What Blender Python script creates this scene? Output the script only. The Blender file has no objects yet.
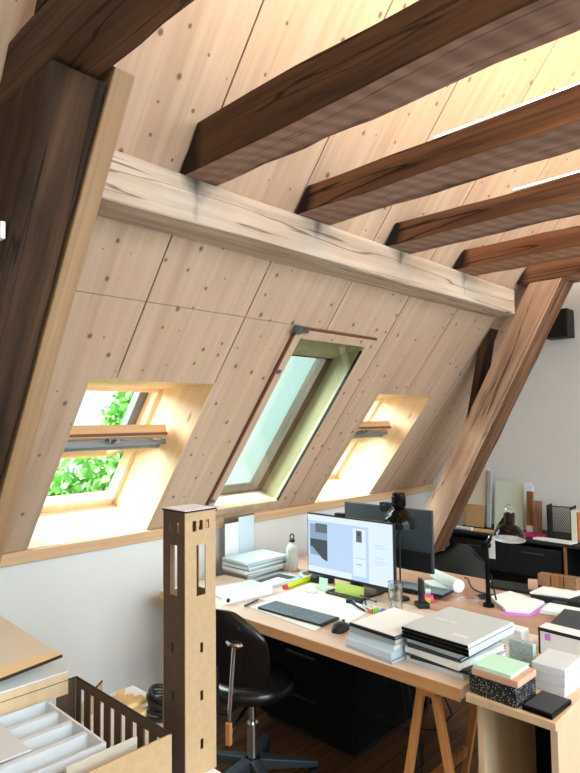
import bpy, bmesh, math, random
from mathutils import Vector, Matrix, noise

R = math.radians
rnd = random.Random(7)
S = bpy.context.scene
COL = S.collection

# ------------------------------------------------------------------ camera
EYE = 1.6
cam_d = bpy.data.cameras.new('camera')
cam = bpy.data.objects.new('camera', cam_d)
COL.objects.link(cam)
yaw, pit, rol = R(43.75), R(3.24), R(-0.66)
fw = Vector((math.cos(pit) * math.cos(yaw), math.cos(pit) * math.sin(yaw), math.sin(pit)))
rt = Vector((math.sin(yaw), -math.cos(yaw), 0))
up = rt.cross(fw)
rt2 = rt * math.cos(rol) + up * math.sin(rol)
up2 = up * math.cos(rol) - rt * math.sin(rol)
m = Matrix.Identity(4)
for i in range(3):
    m[i][0], m[i][1], m[i][2] = rt2[i], up2[i], -fw[i]
m.translation = (0, 0, EYE)
cam.matrix_world = m
cam_d.sensor_fit = 'VERTICAL'
cam_d.sensor_height = 36
cam_d.lens = 599.3 / 773 * 36
cam_d.clip_start = 0.02
S.camera = cam

# ------------------------------------------------------------------ light
W = bpy.data.worlds.new('overcast sky')
S.world = W
W.use_nodes = True
bg = W.node_tree.nodes['Background']
bg.inputs[0].default_value = (0.80, 0.97, 0.97, 1)
bg.inputs[1].default_value = 1.3

sun_d = bpy.data.lights.new('hazy sun', 'SUN')
sun_d.energy = 28.0
sun_d.angle = R(75)
sun_d.color = (0.90, 0.97, 1.0)
sun = bpy.data.objects.new('hazy sun', sun_d)
COL.objects.link(sun)
sun.rotation_euler = Vector((0.42, -0.55, -0.72)).to_track_quat('-Z', 'Y').to_euler()


def area(name, loc, direction, sx, sy, power, color=(1, 1, 1)):
    d = bpy.data.lights.new(name, 'AREA')
    d.shape = 'RECTANGLE'
    d.size, d.size_y = sx, sy
    d.energy = power
    d.color = color
    o = bpy.data.objects.new(name, d)
    COL.objects.link(o)
    o.location = loc
    o.rotation_euler = Vector(direction).to_track_quat('-Z', 'Y').to_euler()
    return o


# fill lamps for unseen opposite daylight; low pair added to lift beam undersides
area('opposite daylight fill', (1.0, -3.3, 1.3), (0.25, 0.9, 0.12), 2.6, 1.6, 74, (0.70, 0.88, 1.0))
area('opposite daylight fill', (3.4, -3.3, 1.3), (-0.05, 0.9, 0.12), 2.0, 1.6, 55, (0.70, 0.88, 1.0))

area('high opposite daylight fill', (1.6, -2.5, 2.9), (0.05, 0.82, -0.62), 3.6, 1.3, 250, (0.70, 0.88, 1.0))

S.view_settings.view_transform = 'Standard'
S.view_settings.look = 'None'
S.view_settings.exposure = 0.0
S.view_settings.gamma = 1.0
S.view_settings.use_curve_mapping = False


# ------------------------------------------------------------------ materials
def lin(c):
    return tuple((v / 255 / 12.92) if v / 255 <= 0.04045 else ((v / 255 + 0.055) / 1.055) ** 2.4 for v in c)


def mat(name, rgb, rough=0.5, metal=0.0, emit=None, estr=0.0, coat=0.0, spec=0.5, var=0.0, vs=30):
    mt = bpy.data.materials.new(name)
    mt.use_nodes = True
    nt = mt.node_tree
    b = nt.nodes['Principled BSDF']
    c = lin(rgb)
    b.inputs['Base Color'].default_value = (*c, 1)
    b.inputs['Roughness'].default_value = rough
    b.inputs['Metallic'].default_value = metal
    b.inputs['Coat Weight'].default_value = coat
    b.inputs['Specular IOR Level'].default_value = spec
    if emit:
        b.inputs['Emission Color'].default_value = (*lin(emit), 1)
        b.inputs['Emission Strength'].default_value = estr
    if var:
        tc = nt.nodes.new('ShaderNodeTexCoord')
        nz = nt.nodes.new('ShaderNodeTexNoise')
        nz.inputs['Scale'].default_value = vs
        nz.inputs['Detail'].default_value = 4
        cr = nt.nodes.new('ShaderNodeValToRGB')
        cr.color_ramp.elements[0].position = 0.3
        cr.color_ramp.elements[1].position = 0.7
        cr.color_ramp.elements[0].color = (*[v * (1 - var) for v in c], 1)
        cr.color_ramp.elements[1].color = (*[min(1, v * (1 + var)) for v in c], 1)
        nt.links.new(tc.outputs['Object'], nz.inputs['Vector'])
        nt.links.new(nz.outputs['Fac'], cr.inputs[0])
        nt.links.new(cr.outputs[0], b.inputs['Base Color'])
    return mt


def wood(name, dark, light, axis=0, grain=18.0, along=0.9, knots=0.0, knotcol=(110, 75, 45), crack=0.0,
         rough=0.6, bump=0.15, blotch=0.0, blotchcol=(30, 20, 15), kscale=5.0, coat=0.0, kalong=0.35, near_black=(), flat_knots=False):
    mt = bpy.data.materials.new(name)
    mt.use_nodes = True
    nt = mt.node_tree
    N, L = nt.nodes, nt.links
    b = N['Principled BSDF']
    b.inputs['Roughness'].default_value = rough
    b.inputs['Coat Weight'].default_value = coat
    b.inputs['Specular IOR Level'].default_value = 0.3
    tc = N.new('ShaderNodeTexCoord')

    def mapped(across, al):
        mp = N.new('ShaderNodeMapping')
        s = [across] * 3
        s[axis] = al
        mp.inputs['Scale'].default_value = s
        L.new(tc.outputs['Object'], mp.inputs['Vector'])
        return mp.outputs[0]

    n1 = N.new('ShaderNodeTexNoise')
    n1.inputs['Scale'].default_value = 1.0
    n1.inputs['Detail'].default_value = 8
    n1.inputs['Roughness'].default_value = 0.62
    n1.inputs['Distortion'].default_value = 0.35
    L.new(mapped(grain, along), n1.inputs['Vector'])
    cr = N.new('ShaderNodeValToRGB')
    cr.color_ramp.elements[0].position = 0.32
    cr.color_ramp.elements[1].position = 0.68
    cr.color_ramp.elements[0].color = (*lin(dark), 1)
    cr.color_ramp.elements[1].color = (*lin(light), 1)
    L.new(n1.outputs['Fac'], cr.inputs[0])
    col = cr.outputs[0]

    def mix(fac, rgb, kind='MIX'):
        nonlocal col
        mx = N.new('ShaderNodeMix')
        mx.data_type = 'RGBA'
        mx.blend_type = kind
        L.new(fac, mx.inputs[0])
        L.new(col, mx.inputs[6])
        mx.inputs[7].default_value = (*lin(rgb), 1)
        col = mx.outputs[2]

    def ramp(src, p0, p1, v0, v1):
        r = N.new('ShaderNodeMapRange')
        r.inputs[1].default_value, r.inputs[2].default_value = p0, p1
        r.inputs[3].default_value, r.inputs[4].default_value = v0, v1
        L.new(src, r.inputs[0])
        return r.outputs[0]

    if blotch:
        n2 = N.new('ShaderNodeTexNoise')
        n2.inputs['Scale'].default_value = 1.0
        n2.inputs['Detail'].default_value = 5
        L.new(mapped(6.0, 1.6), n2.inputs['Vector'])
        mix(ramp(n2.outputs['Fac'], 0.48, 0.72, 0, blotch), blotchcol)
    if knots:
        vo = N.new('ShaderNodeTexVoronoi')
        vo.inputs['Scale'].default_value = 1.0
        vo.inputs['Randomness'].default_value = 1.0
        L.new(mapped(kscale, kscale * kalong), vo.inputs['Vector'])
        if flat_knots:
            vo.voronoi_dimensions = '2D'
            sp = N.new('ShaderNodeSeparateColor')
            L.new(vo.outputs['Color'], sp.inputs[0])
            ml = N.new('ShaderNodeMath')
            ml.operation = 'DIVIDE'
            L.new(vo.outputs['Distance'], ml.inputs[0])
            L.new(ramp(sp.outputs[0], 0.15, 1.0, 0.02, 1.0), ml.inputs[1])
            mix(ramp(ml.outputs[0], 0.055, 0.12, knots, 0.0), knotcol)
        else:
            mix(ramp(vo.outputs['Distance'], 0.06, 0.12, knots, 0.0), knotcol)
    if crack:
        n3 = N.new('ShaderNodeTexNoise')
        n3.inputs['Scale'].default_value = 1.0
        n3.inputs['Detail'].default_value = 3
        n3.inputs['Distortion'].default_value = 0.4
        L.new(mapped(11.0, 0.45), n3.inputs['Vector'])
        ab = N.new('ShaderNodeMath')
        ab.operation = 'SUBTRACT'
        L.new(n3.outputs['Fac'], ab.inputs[0])
        ab.inputs[1].default_value = 0.53
        a2 = N.new('ShaderNodeMath')
        a2.operation = 'ABSOLUTE'
        L.new(ab.outputs[0], a2.inputs[0])
        mix(ramp(a2.outputs[0], 0.003, 0.014, crack, 0.0), (14, 9, 6))
    for (c_, hw, soft, amt) in near_black:
        # very dark patch of ragged shape around local x = c_
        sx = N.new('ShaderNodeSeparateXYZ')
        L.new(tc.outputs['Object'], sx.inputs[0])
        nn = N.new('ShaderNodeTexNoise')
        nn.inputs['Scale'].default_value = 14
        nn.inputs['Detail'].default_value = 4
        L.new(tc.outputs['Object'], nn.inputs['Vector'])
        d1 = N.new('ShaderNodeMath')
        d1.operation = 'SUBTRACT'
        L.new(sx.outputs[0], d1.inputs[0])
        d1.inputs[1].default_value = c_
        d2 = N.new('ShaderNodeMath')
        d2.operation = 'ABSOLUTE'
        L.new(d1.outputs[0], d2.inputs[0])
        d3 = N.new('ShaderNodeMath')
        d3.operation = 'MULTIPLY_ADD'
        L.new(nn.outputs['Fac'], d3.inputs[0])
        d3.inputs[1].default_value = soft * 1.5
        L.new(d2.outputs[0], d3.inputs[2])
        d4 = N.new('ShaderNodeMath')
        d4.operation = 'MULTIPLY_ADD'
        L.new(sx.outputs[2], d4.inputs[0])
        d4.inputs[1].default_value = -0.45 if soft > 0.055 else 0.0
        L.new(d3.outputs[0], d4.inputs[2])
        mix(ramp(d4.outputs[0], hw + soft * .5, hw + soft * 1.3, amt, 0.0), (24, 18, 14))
    L.new(col, b.inputs['Base Color'])
    if bump:
        bp = N.new('ShaderNodeBump')
        bp.inputs['Strength'].default_value = bump
        bp.inputs['Distance'].default_value = 0.01
        L.new(n1.outputs['Fac'], bp.inputs['Height'])
        L.new(bp.outputs[0], b.inputs['Normal'])
    return mt


def glassy(name, tint=(1, 1, 1), refl=0.1):
    mt = bpy.data.materials.new(name)
    mt.use_nodes = True
    nt = mt.node_tree
    nt.nodes.clear()
    o = nt.nodes.new('ShaderNodeOutputMaterial')
    t = nt.nodes.new('ShaderNodeBsdfTransparent')
    t.inputs[0].default_value = (*tint, 1)
    g = nt.nodes.new('ShaderNodeBsdfGlossy')
    g.inputs['Roughness'].default_value = 0.03
    mx = nt.nodes.new('ShaderNodeMixShader')
    fr = nt.nodes.new('ShaderNodeLayerWeight')
    fr.inputs[0].default_value = 0.25
    ad = nt.nodes.new('ShaderNodeMapRange')
    ad.inputs[3].default_value = refl * 0.4
    ad.inputs[4].default_value = refl * 3.0
    nt.links.new(fr.outputs['Facing'], ad.inputs[0])
    nt.links.new(ad.outputs[0], mx.inputs[0])
    nt.links.new(t.outputs[0], mx.inputs[1])
    nt.links.new(g.outputs[0], mx.inputs[2])
    nt.links.new(mx.outputs[0], o.inputs[0])
    return mt


def speckle(name, base, dots, scale=160, thr=0.25):
    mt = mat(name, base, 0.45)
    nt = mt.node_tree
    b = nt.nodes['Principled BSDF']
    tc = nt.nodes.new('ShaderNodeTexCoord')
    vo = nt.nodes.new('ShaderNodeTexVoronoi')
    vo.inputs['Scale'].default_value = scale
    cr = nt.nodes.new('ShaderNodeValToRGB')
    cr.color_ramp.interpolation = 'CONSTANT'
    cr.color_ramp.elements[0].color = (*lin(dots), 1)
    cr.color_ramp.elements[1].color = (*lin(base), 1)
    cr.color_ramp.elements[1].position = thr
    nt.links.new(tc.outputs['Object'], vo.inputs['Vector'])
    nt.links.new(vo.outputs['Distance'], cr.inputs[0])
    nt.links.new(cr.outputs[0], b.inputs['Base Color'])
    return mt


def planks(name):
    mt = wood(name, (74, 48, 30), (122, 84, 54), axis=0, grain=22, along=1.0, rough=0.45, bump=0.1)
    nt = mt.node_tree
    b = nt.nodes['Principled BSDF']
    src = b.inputs['Base Color'].links[0].from_socket
    tc = nt.nodes.new('ShaderNodeTexCoord')
    br = nt.nodes.new('ShaderNodeTexBrick')
    br.inputs['Scale'].default_value = 1.0
    br.inputs['Brick Width'].default_value = 1.9
    br.inputs['Row Height'].default_value = 0.13
    br.inputs['Mortar Size'].default_value = 0.003
    br.inputs['Color1'].default_value = (1, 1, 1, 1)
    br.inputs['Color2'].default_value = (0.72, 0.7, 0.68, 1)
    br.inputs['Mortar'].default_value = (0.12, 0.09, 0.07, 1)
    nt.links.new(tc.outputs['Object'], br.inputs['Vector'])
    mx = nt.nodes.new('ShaderNodeMix')
    mx.data_type = 'RGBA'
    mx.blend_type = 'MULTIPLY'
    mx.inputs[0].default_value = 1.0
    nt.links.new(src, mx.inputs[6])
    nt.links.new(br.outputs['Color'], mx.inputs[7])
    nt.links.new(mx.outputs[2], b.inputs['Base Color'])
    return mt


M = {}
M['plaster'] = mat('white plaster', (226, 226, 221), 0.9, var=0.02, vs=3)
M['spruce'] = wood('spruce panel', (186, 154, 128), (210, 180, 152), axis=1, grain=20, along=0.7, knots=0.85,
                   knotcol=(104, 74, 54), kscale=9.0, kalong=0.8, flat_knots=True, rough=0.55, bump=0.03)
M['spruce_x'] = wood('spruce board', (198, 160, 120), (222, 188, 148), axis=0, grain=26, along=0.8, knots=0.7,
                     knotcol=(120, 80, 50), kscale=7.0, rough=0.55, bump=0.03)
M['reveal'] = wood('window lining spruce', (224, 188, 144), (240, 208, 168), axis=1, grain=16, along=1.0, knots=0.6,
                   knotcol=(160, 110, 60), kscale=8.0, rough=0.4, bump=0.02)
M['reveal_olive'] = wood('old yellowed window lining', (146, 130, 100), (176, 160, 124), axis=1, grain=16, along=1.0, rough=0.4, bump=0.02)
M['sill'] = wood('pale sill board', (232, 212, 184), (242, 226, 202), axis=0, grain=16, along=1.0, rough=0.4, bump=0.02)
M['gap'] = mat('dark joint', (40, 32, 26), 0.9)
M['old_dark'] = wood('old dark timber', (40, 26, 17), (112, 76, 48), axis=0, grain=14, along=0.7, crack=0.9, rough=0.75,
                     bump=0.6, blotch=0.7, blotchcol=(34, 22, 15), near_black=[(4.66, 0.075, 0.05, 0.97)])
M['old_mid'] = wood('old brown timber', (80, 52, 34), (156, 110, 76), axis=0, grain=14, along=0.7, crack=0.9, rough=0.75,
                    bump=0.5, blotch=0.55, blotchcol=(62, 38, 24), near_black=[(4.67, 0.075, 0.05, 0.97)])
M['old_red'] = wood('old reddish timber', (104, 66, 42), (172, 118, 80), axis=0, grain=14, along=0.7, crack=0.9,
                    rough=0.7, bump=0.5, blotch=0.45, blotchcol=(84, 50, 30), near_black=[(4.67, 0.07, 0.05, 0.95)])
M['old_black'] = wood('blackish old timber', (22, 15, 11), (92, 66, 46), axis=0, grain=14, along=0.7, crack=0.8, rough=0.9,
                      bump=0.7, blotch=0.8, blotchcol=(8, 6, 5))
M['bleached'] = wood('bleached old timber', (176, 152, 128), (226, 208, 188), axis=0, grain=14, along=0.6, knots=0.7,
                     knotcol=(110, 95, 85), kscale=4.0, crack=0.6, rough=0.8, bump=0.4, blotch=0.35,
                     blotchcol=(150, 118, 92), near_black=[(c, q, 0.075, 0.8) for c, q in ((0.45, -0.045), (1.10, -0.065), (1.74, -0.06), (2.40, -0.055))])
M['strut_wood'] = wood('old strut timber', (164, 128, 102), (222, 186, 156), axis=0, grain=13, along=0.6, crack=0.65,
                       rough=0.75, bump=0.5, blotch=0.55, blotchcol=(112, 78, 60), knots=0.4, kscale=4, knotcol=(96, 66, 48))
M['pale_board'] = wood('new fir board', (150, 118, 86), (178, 144, 108), axis=0, grain=40, along=1.0, rough=0.55, bump=0.05)
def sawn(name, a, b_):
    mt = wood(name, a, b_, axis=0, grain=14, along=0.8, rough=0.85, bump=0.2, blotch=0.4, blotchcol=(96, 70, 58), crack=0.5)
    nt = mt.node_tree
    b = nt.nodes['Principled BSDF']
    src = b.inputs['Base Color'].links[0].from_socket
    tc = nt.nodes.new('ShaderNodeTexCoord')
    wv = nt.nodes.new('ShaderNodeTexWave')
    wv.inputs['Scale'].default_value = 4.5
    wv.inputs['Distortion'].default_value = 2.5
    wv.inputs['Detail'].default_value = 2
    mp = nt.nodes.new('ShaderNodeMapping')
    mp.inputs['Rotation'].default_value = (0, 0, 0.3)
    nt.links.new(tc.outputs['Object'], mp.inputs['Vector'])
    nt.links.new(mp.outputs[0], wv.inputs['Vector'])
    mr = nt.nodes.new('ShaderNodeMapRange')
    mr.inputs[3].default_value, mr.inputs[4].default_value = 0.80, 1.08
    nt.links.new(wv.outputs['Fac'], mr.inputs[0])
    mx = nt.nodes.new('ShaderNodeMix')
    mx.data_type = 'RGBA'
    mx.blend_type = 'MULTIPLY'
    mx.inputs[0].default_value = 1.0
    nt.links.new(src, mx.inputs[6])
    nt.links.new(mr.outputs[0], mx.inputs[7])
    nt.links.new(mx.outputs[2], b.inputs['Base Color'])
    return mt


M['sawn'] = sawn('sawn underside of old timber', (146, 112, 96), (184, 150, 130))  # sawn faces, toned lighter to stand in for bounced daylight
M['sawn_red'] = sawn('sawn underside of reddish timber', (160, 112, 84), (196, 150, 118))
M['near_black'] = mat('dull black', (11, 10, 10), 0.95, spec=0.2)
M['floor'] = planks('old plank floor')
M['desk'] = wood('light birch desk', (216, 194, 174), (232, 212, 194), axis=1, grain=14, along=0.8, rough=0.35, bump=0.02)
M['desk_edge'] = wood('desk edge wood', (184, 134, 86), (208, 160, 110), axis=1, grain=30, along=1.2, rough=0.5, bump=0.03)
M['desk_red'] = wood('reddish desk', (172, 132, 110), (196, 156, 132), axis=1, grain=14, along=0.8, rough=0.35, bump=0.02)
M['trestle'] = wood('trestle pine', (186, 124, 70), (212, 152, 94), axis=2, grain=30, along=2, rough=0.5, bump=0.03)
M['ply'] = wood('pale plywood', (204, 176, 138), (222, 196, 160), axis=2, grain=14, along=1.0, rough=0.55, bump=0.02)
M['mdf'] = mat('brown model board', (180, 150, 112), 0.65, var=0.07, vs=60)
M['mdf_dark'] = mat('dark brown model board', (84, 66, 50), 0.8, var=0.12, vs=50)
M['burnt'] = mat('laser burnt edge', (48, 34, 26), 0.9)
M['white'] = mat('white card', (232, 236, 238), 0.6)
M['offwhite'] = mat('off white board', (224, 216, 198), 0.6)
M['paper'] = mat('white paper', (240, 244, 242), 0.75)
M['paper_b'] = mat('bluish paper', (206, 222, 232), 0.7)
M['grey_p'] = mat('grey cover', (168, 178, 184), 0.5)
M['cream_p'] = mat('cream paper', (224, 218, 200), 0.7)
M['brown_p'] = mat('brown card', (112, 88, 72), 0.7)
M['black'] = mat('black plastic', (20, 20, 22), 0.4)
M['matte_black'] = mat('matte black', (16, 16, 17), 0.7)
M['gloss_black'] = mat('glossy black lacquer', (5, 5, 6), 0.18, spec=0.2)
M['leather'] = mat('black leather', (14, 14, 16), 0.3, coat=0.2)
M['darkgrey'] = mat('dark grey plastic', (56, 62, 68), 0.45)
M['key'] = mat('slate key', (126, 142, 152), 0.5)
M['alu'] = mat('brushed aluminium', (190, 192, 192), 0.3, 1.0)
M['chrome'] = mat('chrome', (215, 215, 215), 0.12, 1.0)
M['lid'] = mat('silver laptop lid', (206, 216, 216), 0.35, 0.0)
M['bottle'] = mat('white enamel bottle', (216, 222, 218), 0.3)
M['yellow'] = mat('fluorescent yellow', (214, 226, 30), 0.45)
M['red'] = mat('red plastic', (222, 58, 50), 0.45)
M['pink'] = mat('fluorescent pink', (245, 80, 140), 0.5)
M['magenta'] = mat('magenta sheet', (190, 20, 110), 0.6)
M['lilac'] = mat('lilac sheet', (212, 130, 224), 0.6)
M['lime'] = mat('lime sticky note', (196, 224, 116), 0.7)
M['mint'] = mat('mint notebook cover', (196, 240, 216), 0.6)
M['orange'] = mat('orange plastic', (240, 120, 30), 0.5)
M['green'] = mat('green plastic', (110, 210, 70), 0.5)
M['violet'] = mat('violet plastic', (110, 90, 210), 0.5)
M['peach'] = mat('peach foam board', (214, 168, 140), 0.7)
M['terrazzo_b'] = speckle('black speckled stone', (22, 22, 24), (215, 215, 210), 170, 0.24)
M['terrazzo_g'] = speckle('grey speckled stone', (176, 194, 192), (120, 138, 138), 230, 0.36)
M['stone_w'] = mat('white stone', (214, 220, 224), 0.5, var=0.04, vs=60)
M['card'] = mat('brown cardboard', (186, 146, 102), 0.8)
M['walnut'] = wood('walnut', (112, 72, 42), (160, 108, 66), axis=2, grain=40, along=3, rough=0.5)
M['greywood'] = wood('greyish wood', (150, 118, 98), (176, 146, 126), axis=2, grain=60, along=4, rough=0.6)
M['frost'] = mat('pale green glass board', (214, 226, 204), 0.25)
M['glass'] = glassy('clear glass', (0.97, 0.99, 0.98), 0.1)
M['tumbler'] = glassy('drinking glass', (0.90, 0.93, 0.93), 0.35)
M['skyglass'] = glassy('insulated glass', (0.86, 0.97, 0.95), 0.1)
M['clear'] = glassy('clear plastic sheet', (0.80, 0.86, 0.90), 0.25)
M['screen'] = mat('lit screen', (20, 22, 26), 0.3, emit=(190, 216, 246), estr=1.0)
M['screen_w'] = mat('lit white panel', (20, 22, 26), 0.3, emit=(226, 242, 252), estr=1.0)
M['screen_d'] = mat('lit dark photo', (20, 22, 26), 0.3, emit=(56, 66, 76), estr=1.0)
M['screen_m'] = mat('lit mid grey photo', (20, 22, 26), 0.3, emit=(140, 166, 190), estr=1.0)
M['screen_g'] = mat('lit grey panel', (20, 22, 26), 0.3, emit=(92, 104, 116), estr=1.0)
M['led'] = mat('white light strip', (250, 250, 250), 0.4, emit=(225, 238, 255), estr=5.0)
M['leaf'] = mat('fresh green leaf', (128, 186, 96), 0.6, var=0.2, vs=2)
M['bark'] = mat('bark', (96, 78, 60), 0.9)
M['frame_dark'] = wood('dark window frame', (74, 54, 42), (104, 80, 64), axis=1, grain=30, along=2, rough=0.6)
M['rubber'] = mat('reddish brown seal', (112, 66, 46), 0.6)
M['sash'] = wood('sash pine', (200, 152, 102), (222, 178, 130), axis=0, grain=40, along=2, rough=0.45, bump=0.02)
M['greymetal'] = mat('grey metal', (132, 134, 134), 0.4, 0.5)
M['zinc'] = mat('grey metal flashing', (110, 114, 118), 0.5, 0.6)
M['grass'] = mat('garden ground', (120, 150, 90), 0.9)
M['straw'] = mat('pale wood offcut', (222, 198, 140), 0.7, var=0.15, vs=30)
M['veneer'] = mat('pale yellow veneer', (236, 208, 160), 0.6)
M['tray'] = mat('cool white card', (216, 222, 226), 0.65)
M['tan'] = mat('tan wood block', (138, 100, 70), 0.7, var=0.15, vs=40)


# ------------------------------------------------------------------ mesh helpers
class MB:
    def __init__(self):
        self.v, self.f, self.mi = [], [], []

    def add(self, vs, fs, mi=0):
        n = len(self.v)
        self.v += [Vector(p) for p in vs]
        self.f += [[i + n for i in f] for f in fs]
        self.mi += [mi] * len(fs)
        return self

    def box(self, x0, y0, z0, x1, y1, z1, mi=0):
        x0, x1 = min(x0, x1), max(x0, x1)
        y0, y1 = min(y0, y1), max(y0, y1)
        z0, z1 = min(z0, z1), max(z0, z1)
        vs = [(x, y, z) for x in (x0, x1) for y in (y0, y1) for z in (z0, z1)]
        return self.add(vs, [(0, 1, 3, 2), (4, 6, 7, 5), (0, 4, 5, 1), (2, 3, 7, 6), (0, 2, 6, 4), (1, 5, 7, 3)], mi)

    def obox(self, c, size, mtx=None, mi=0):
        b = MB().box(*[-s / 2 for s in size], *[s / 2 for s in size])
        mt = Matrix.Translation(c) @ (mtx.to_4x4() if mtx else Matrix.Identity(4))
        return self.add([mt @ p for p in b.v], b.f, mi)

    def prism(self, poly, h0, h1, axis=2, mi=0):
        """polygon in the two other axes (cyclic order), extruded along axis"""
        n = len(poly)

        def pt(p, h):
            if axis == 2: return (p[0], p[1], h)
            if axis == 0: return (h, p[0], p[1])
            return (p[1], h, p[0])
        ar = sum(poly[i][0] * poly[(i + 1) % n][1] - poly[(i + 1) % n][0] * poly[i][1] for i in range(n))
        if ar < 0: poly = poly[::-1]
        if h0 > h1: h0, h1 = h1, h0
        vs = [pt(p, h0) for p in poly] + [pt(p, h1) for p in poly]
        fs = [tuple(range(n))[::-1], tuple(range(n, 2 * n))]
        fs += [(i, (i + 1) % n, (i + 1) % n + n, i + n) for i in range(n)]
        return self.add(vs, fs, mi)

    def cyl(self, p0, p1, r0, r1=None, seg=16, mi=0):
        r1 = r0 if r1 is None else r1
        p0, p1 = Vector(p0), Vector(p1)
        d = (p1 - p0).normalized()
        a = d.orthogonal().normalized()
        b = d.cross(a)
        ring = [a * math.cos(2 * math.pi * i / seg) + b * math.sin(2 * math.pi * i / seg) for i in range(seg)]
        vs = [p0 + q * r0 for q in ring] + [p1 + q * r1 for q in ring]
        fs = [tuple(range(seg))[::-1], tuple(range(seg, 2 * seg))]
        fs += [(i, (i + 1) % seg, (i + 1) % seg + seg, i + seg) for i in range(seg)]
        return self.add(vs, fs, mi)

    def tube(self, pts, r, seg=8, mi=0):
        pts = [Vector(p) for p in pts]
        n = len(pts)
        vs = []
        prev = None
        for i, p in enumerate(pts):
            t = (pts[min(i + 1, n - 1)] - pts[max(i - 1, 0)]).normalized()
            a = t.orthogonal().normalized() if prev is None else (prev - t * prev.dot(t)).normalized()
            prev = a
            b = t.cross(a)
            vs += [p + (a * math.cos(2 * math.pi * k / seg) + b * math.sin(2 * math.pi * k / seg)) * r for k in range(seg)]
        fs = [tuple(range(seg))[::-1], tuple(range((n - 1) * seg, n * seg))]
        for i in range(n - 1):
            fs += [(i * seg + k, i * seg + (k + 1) % seg, (i + 1) * seg + (k + 1) % seg, (i + 1) * seg + k) for k in range(seg)]
        return self.add(vs, fs, mi)

    def lathe(self, prof, seg=28, mi=0, closed=True, off=(0, 0, 0), mtx=None):
        vs, fs = [], []
        o = Vector(off)
        for r, z in prof:
            for k in range(seg):
                p = Vector((r * math.cos(2 * math.pi * k / seg), r * math.sin(2 * math.pi * k / seg), z))
                if mtx: p = mtx @ p
                vs.append(p + o)
        for i in range(len(prof) - 1):
            fs += [(i * seg + k, i * seg + (k + 1) % seg, (i + 1) * seg + (k + 1) % seg, (i + 1) * seg + k) for k in range(seg)]
        if closed:
            fs.append(tuple(range(seg))[::-1])
            fs.append(tuple(range((len(prof) - 1) * seg, len(prof) * seg)))
        return self.add(vs, fs, mi)

    def panel(self, w, h, t, holes, mi=0):
        """upright panel in XZ (0..w, 0..h), thickness 0..t in Y, with rectangular holes (x0,z0,x1,z1)"""
        xs = sorted({0, w, *[v for q in holes for v in (q[0], q[2])]})
        zs = sorted({0, h, *[v for q in holes for v in (q[1], q[3])]})
        for i in range(len(xs) - 1):
            for j in range(len(zs) - 1):
                cx, cz = (xs[i] + xs[i + 1]) / 2, (zs[j] + zs[j + 1]) / 2
                if any(q[0] < cx < q[2] and q[1] < cz < q[3] for q in holes): continue
                self.box(xs[i], 0, zs[j], xs[i + 1], t, zs[j + 1], mi)
        return self

    def xf(self, mt):
        self.v = [mt @ p for p in self.v]
        return self


def obj(name, mb, material, parent=None, loc=(0, 0, 0), rot=(0, 0, 0), smooth=40, bevel=0.0):
    me = bpy.data.meshes.new(name)
    me.from_pydata([tuple(p) for p in mb.v], [], mb.f)
    mats = material if isinstance(material, (list, tuple)) else [material]
    for k in mats:
        me.materials.append(M[k] if isinstance(k, str) else k)
    for p, mi in zip(me.polygons, mb.mi):
        p.material_index = mi
        p.use_smooth = bool(smooth)
    if smooth:
        me.set_sharp_from_angle(angle=R(smooth))
    me.update()
    o = bpy.data.objects.new(name, me)
    COL.objects.link(o)
    o.location = loc
    o.rotation_euler = rot
    if parent: o.parent = parent
    if bevel:
        md = o.modifiers.new('bevel', 'BEVEL')
        md.width = bevel
        md.segments = 2
        md.limit_method = 'ANGLE'
    return o


def tag(o, label, cat, group=None):
    o['label'] = label
    o['category'] = cat
    if group: o['group'] = group
    return o


def thing(name, label, cat, loc=(0, 0, 0), rotz=0.0, group=None):
    o = bpy.data.objects.new(name, None)
    o.empty_display_size = 0.05
    COL.objects.link(o)
    o.location = loc
    o.rotation_euler = (0, 0, rotz)
    return tag(o, label, cat, group)


def struct(name, mb, material, parent=None, **k):
    o = obj(name, mb, material, parent, **k)
    if parent is None: o['kind'] = 'structure'
    return o


def copy_tree(o, parent=None):
    c = o.copy()
    COL.objects.link(c)
    c.parent = parent
    for ch in o.children:
        copy_tree(ch, c)
    return c


# ------------------------------------------------------------------ the shell
SA = R(52.5)
CS, SN = math.cos(SA), math.sin(SA)
Y0, Z0 = 2.8, 1.025                      # where the roof slope starts, above the knee wall
SLOPE = Matrix.Translation((0, Y0, Z0)) @ Matrix.Rotation(math.pi - SA, 4, 'X')   # local: x, a up the slope, d into the room
XL, XR = -1.4, 4.72
RIDGE_A = 3.5 / CS
WIN = {1: (1.172, 1.802, 0.0, 0.946), 2: (2.135, 2.812, 0.03, 1.312), 3: (3.155, 3.795, 0.0, 0.930)}

struct('floor', MB().box(XL - .1, -4.3, -0.08, XR + .1, 2.95, 0), 'floor', smooth=0)
struct('wall_back', MB().box(XL, Y0, 0, XR, Y0 + 0.12, Z0 - 0.06), 'plaster', smooth=0)
prof = [(-4.25, 0), (Y0, 0), (Y0, Z0), (-0.7, Z0 + 3.5 * SN / CS), (-4.2, Z0), (-4.25, Z0)]
struct('wall_right', MB().prism(prof, XR, XR + 0.12, 0), 'plaster', smooth=0)
struct('wall_left', MB().prism(prof, XL - 0.12, XL, 0), 'plaster', smooth=0)
struct('wall_front', MB().box(XL, -4.32, 0, XR, -4.2, Z0), 'plaster', smooth=0)
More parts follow.
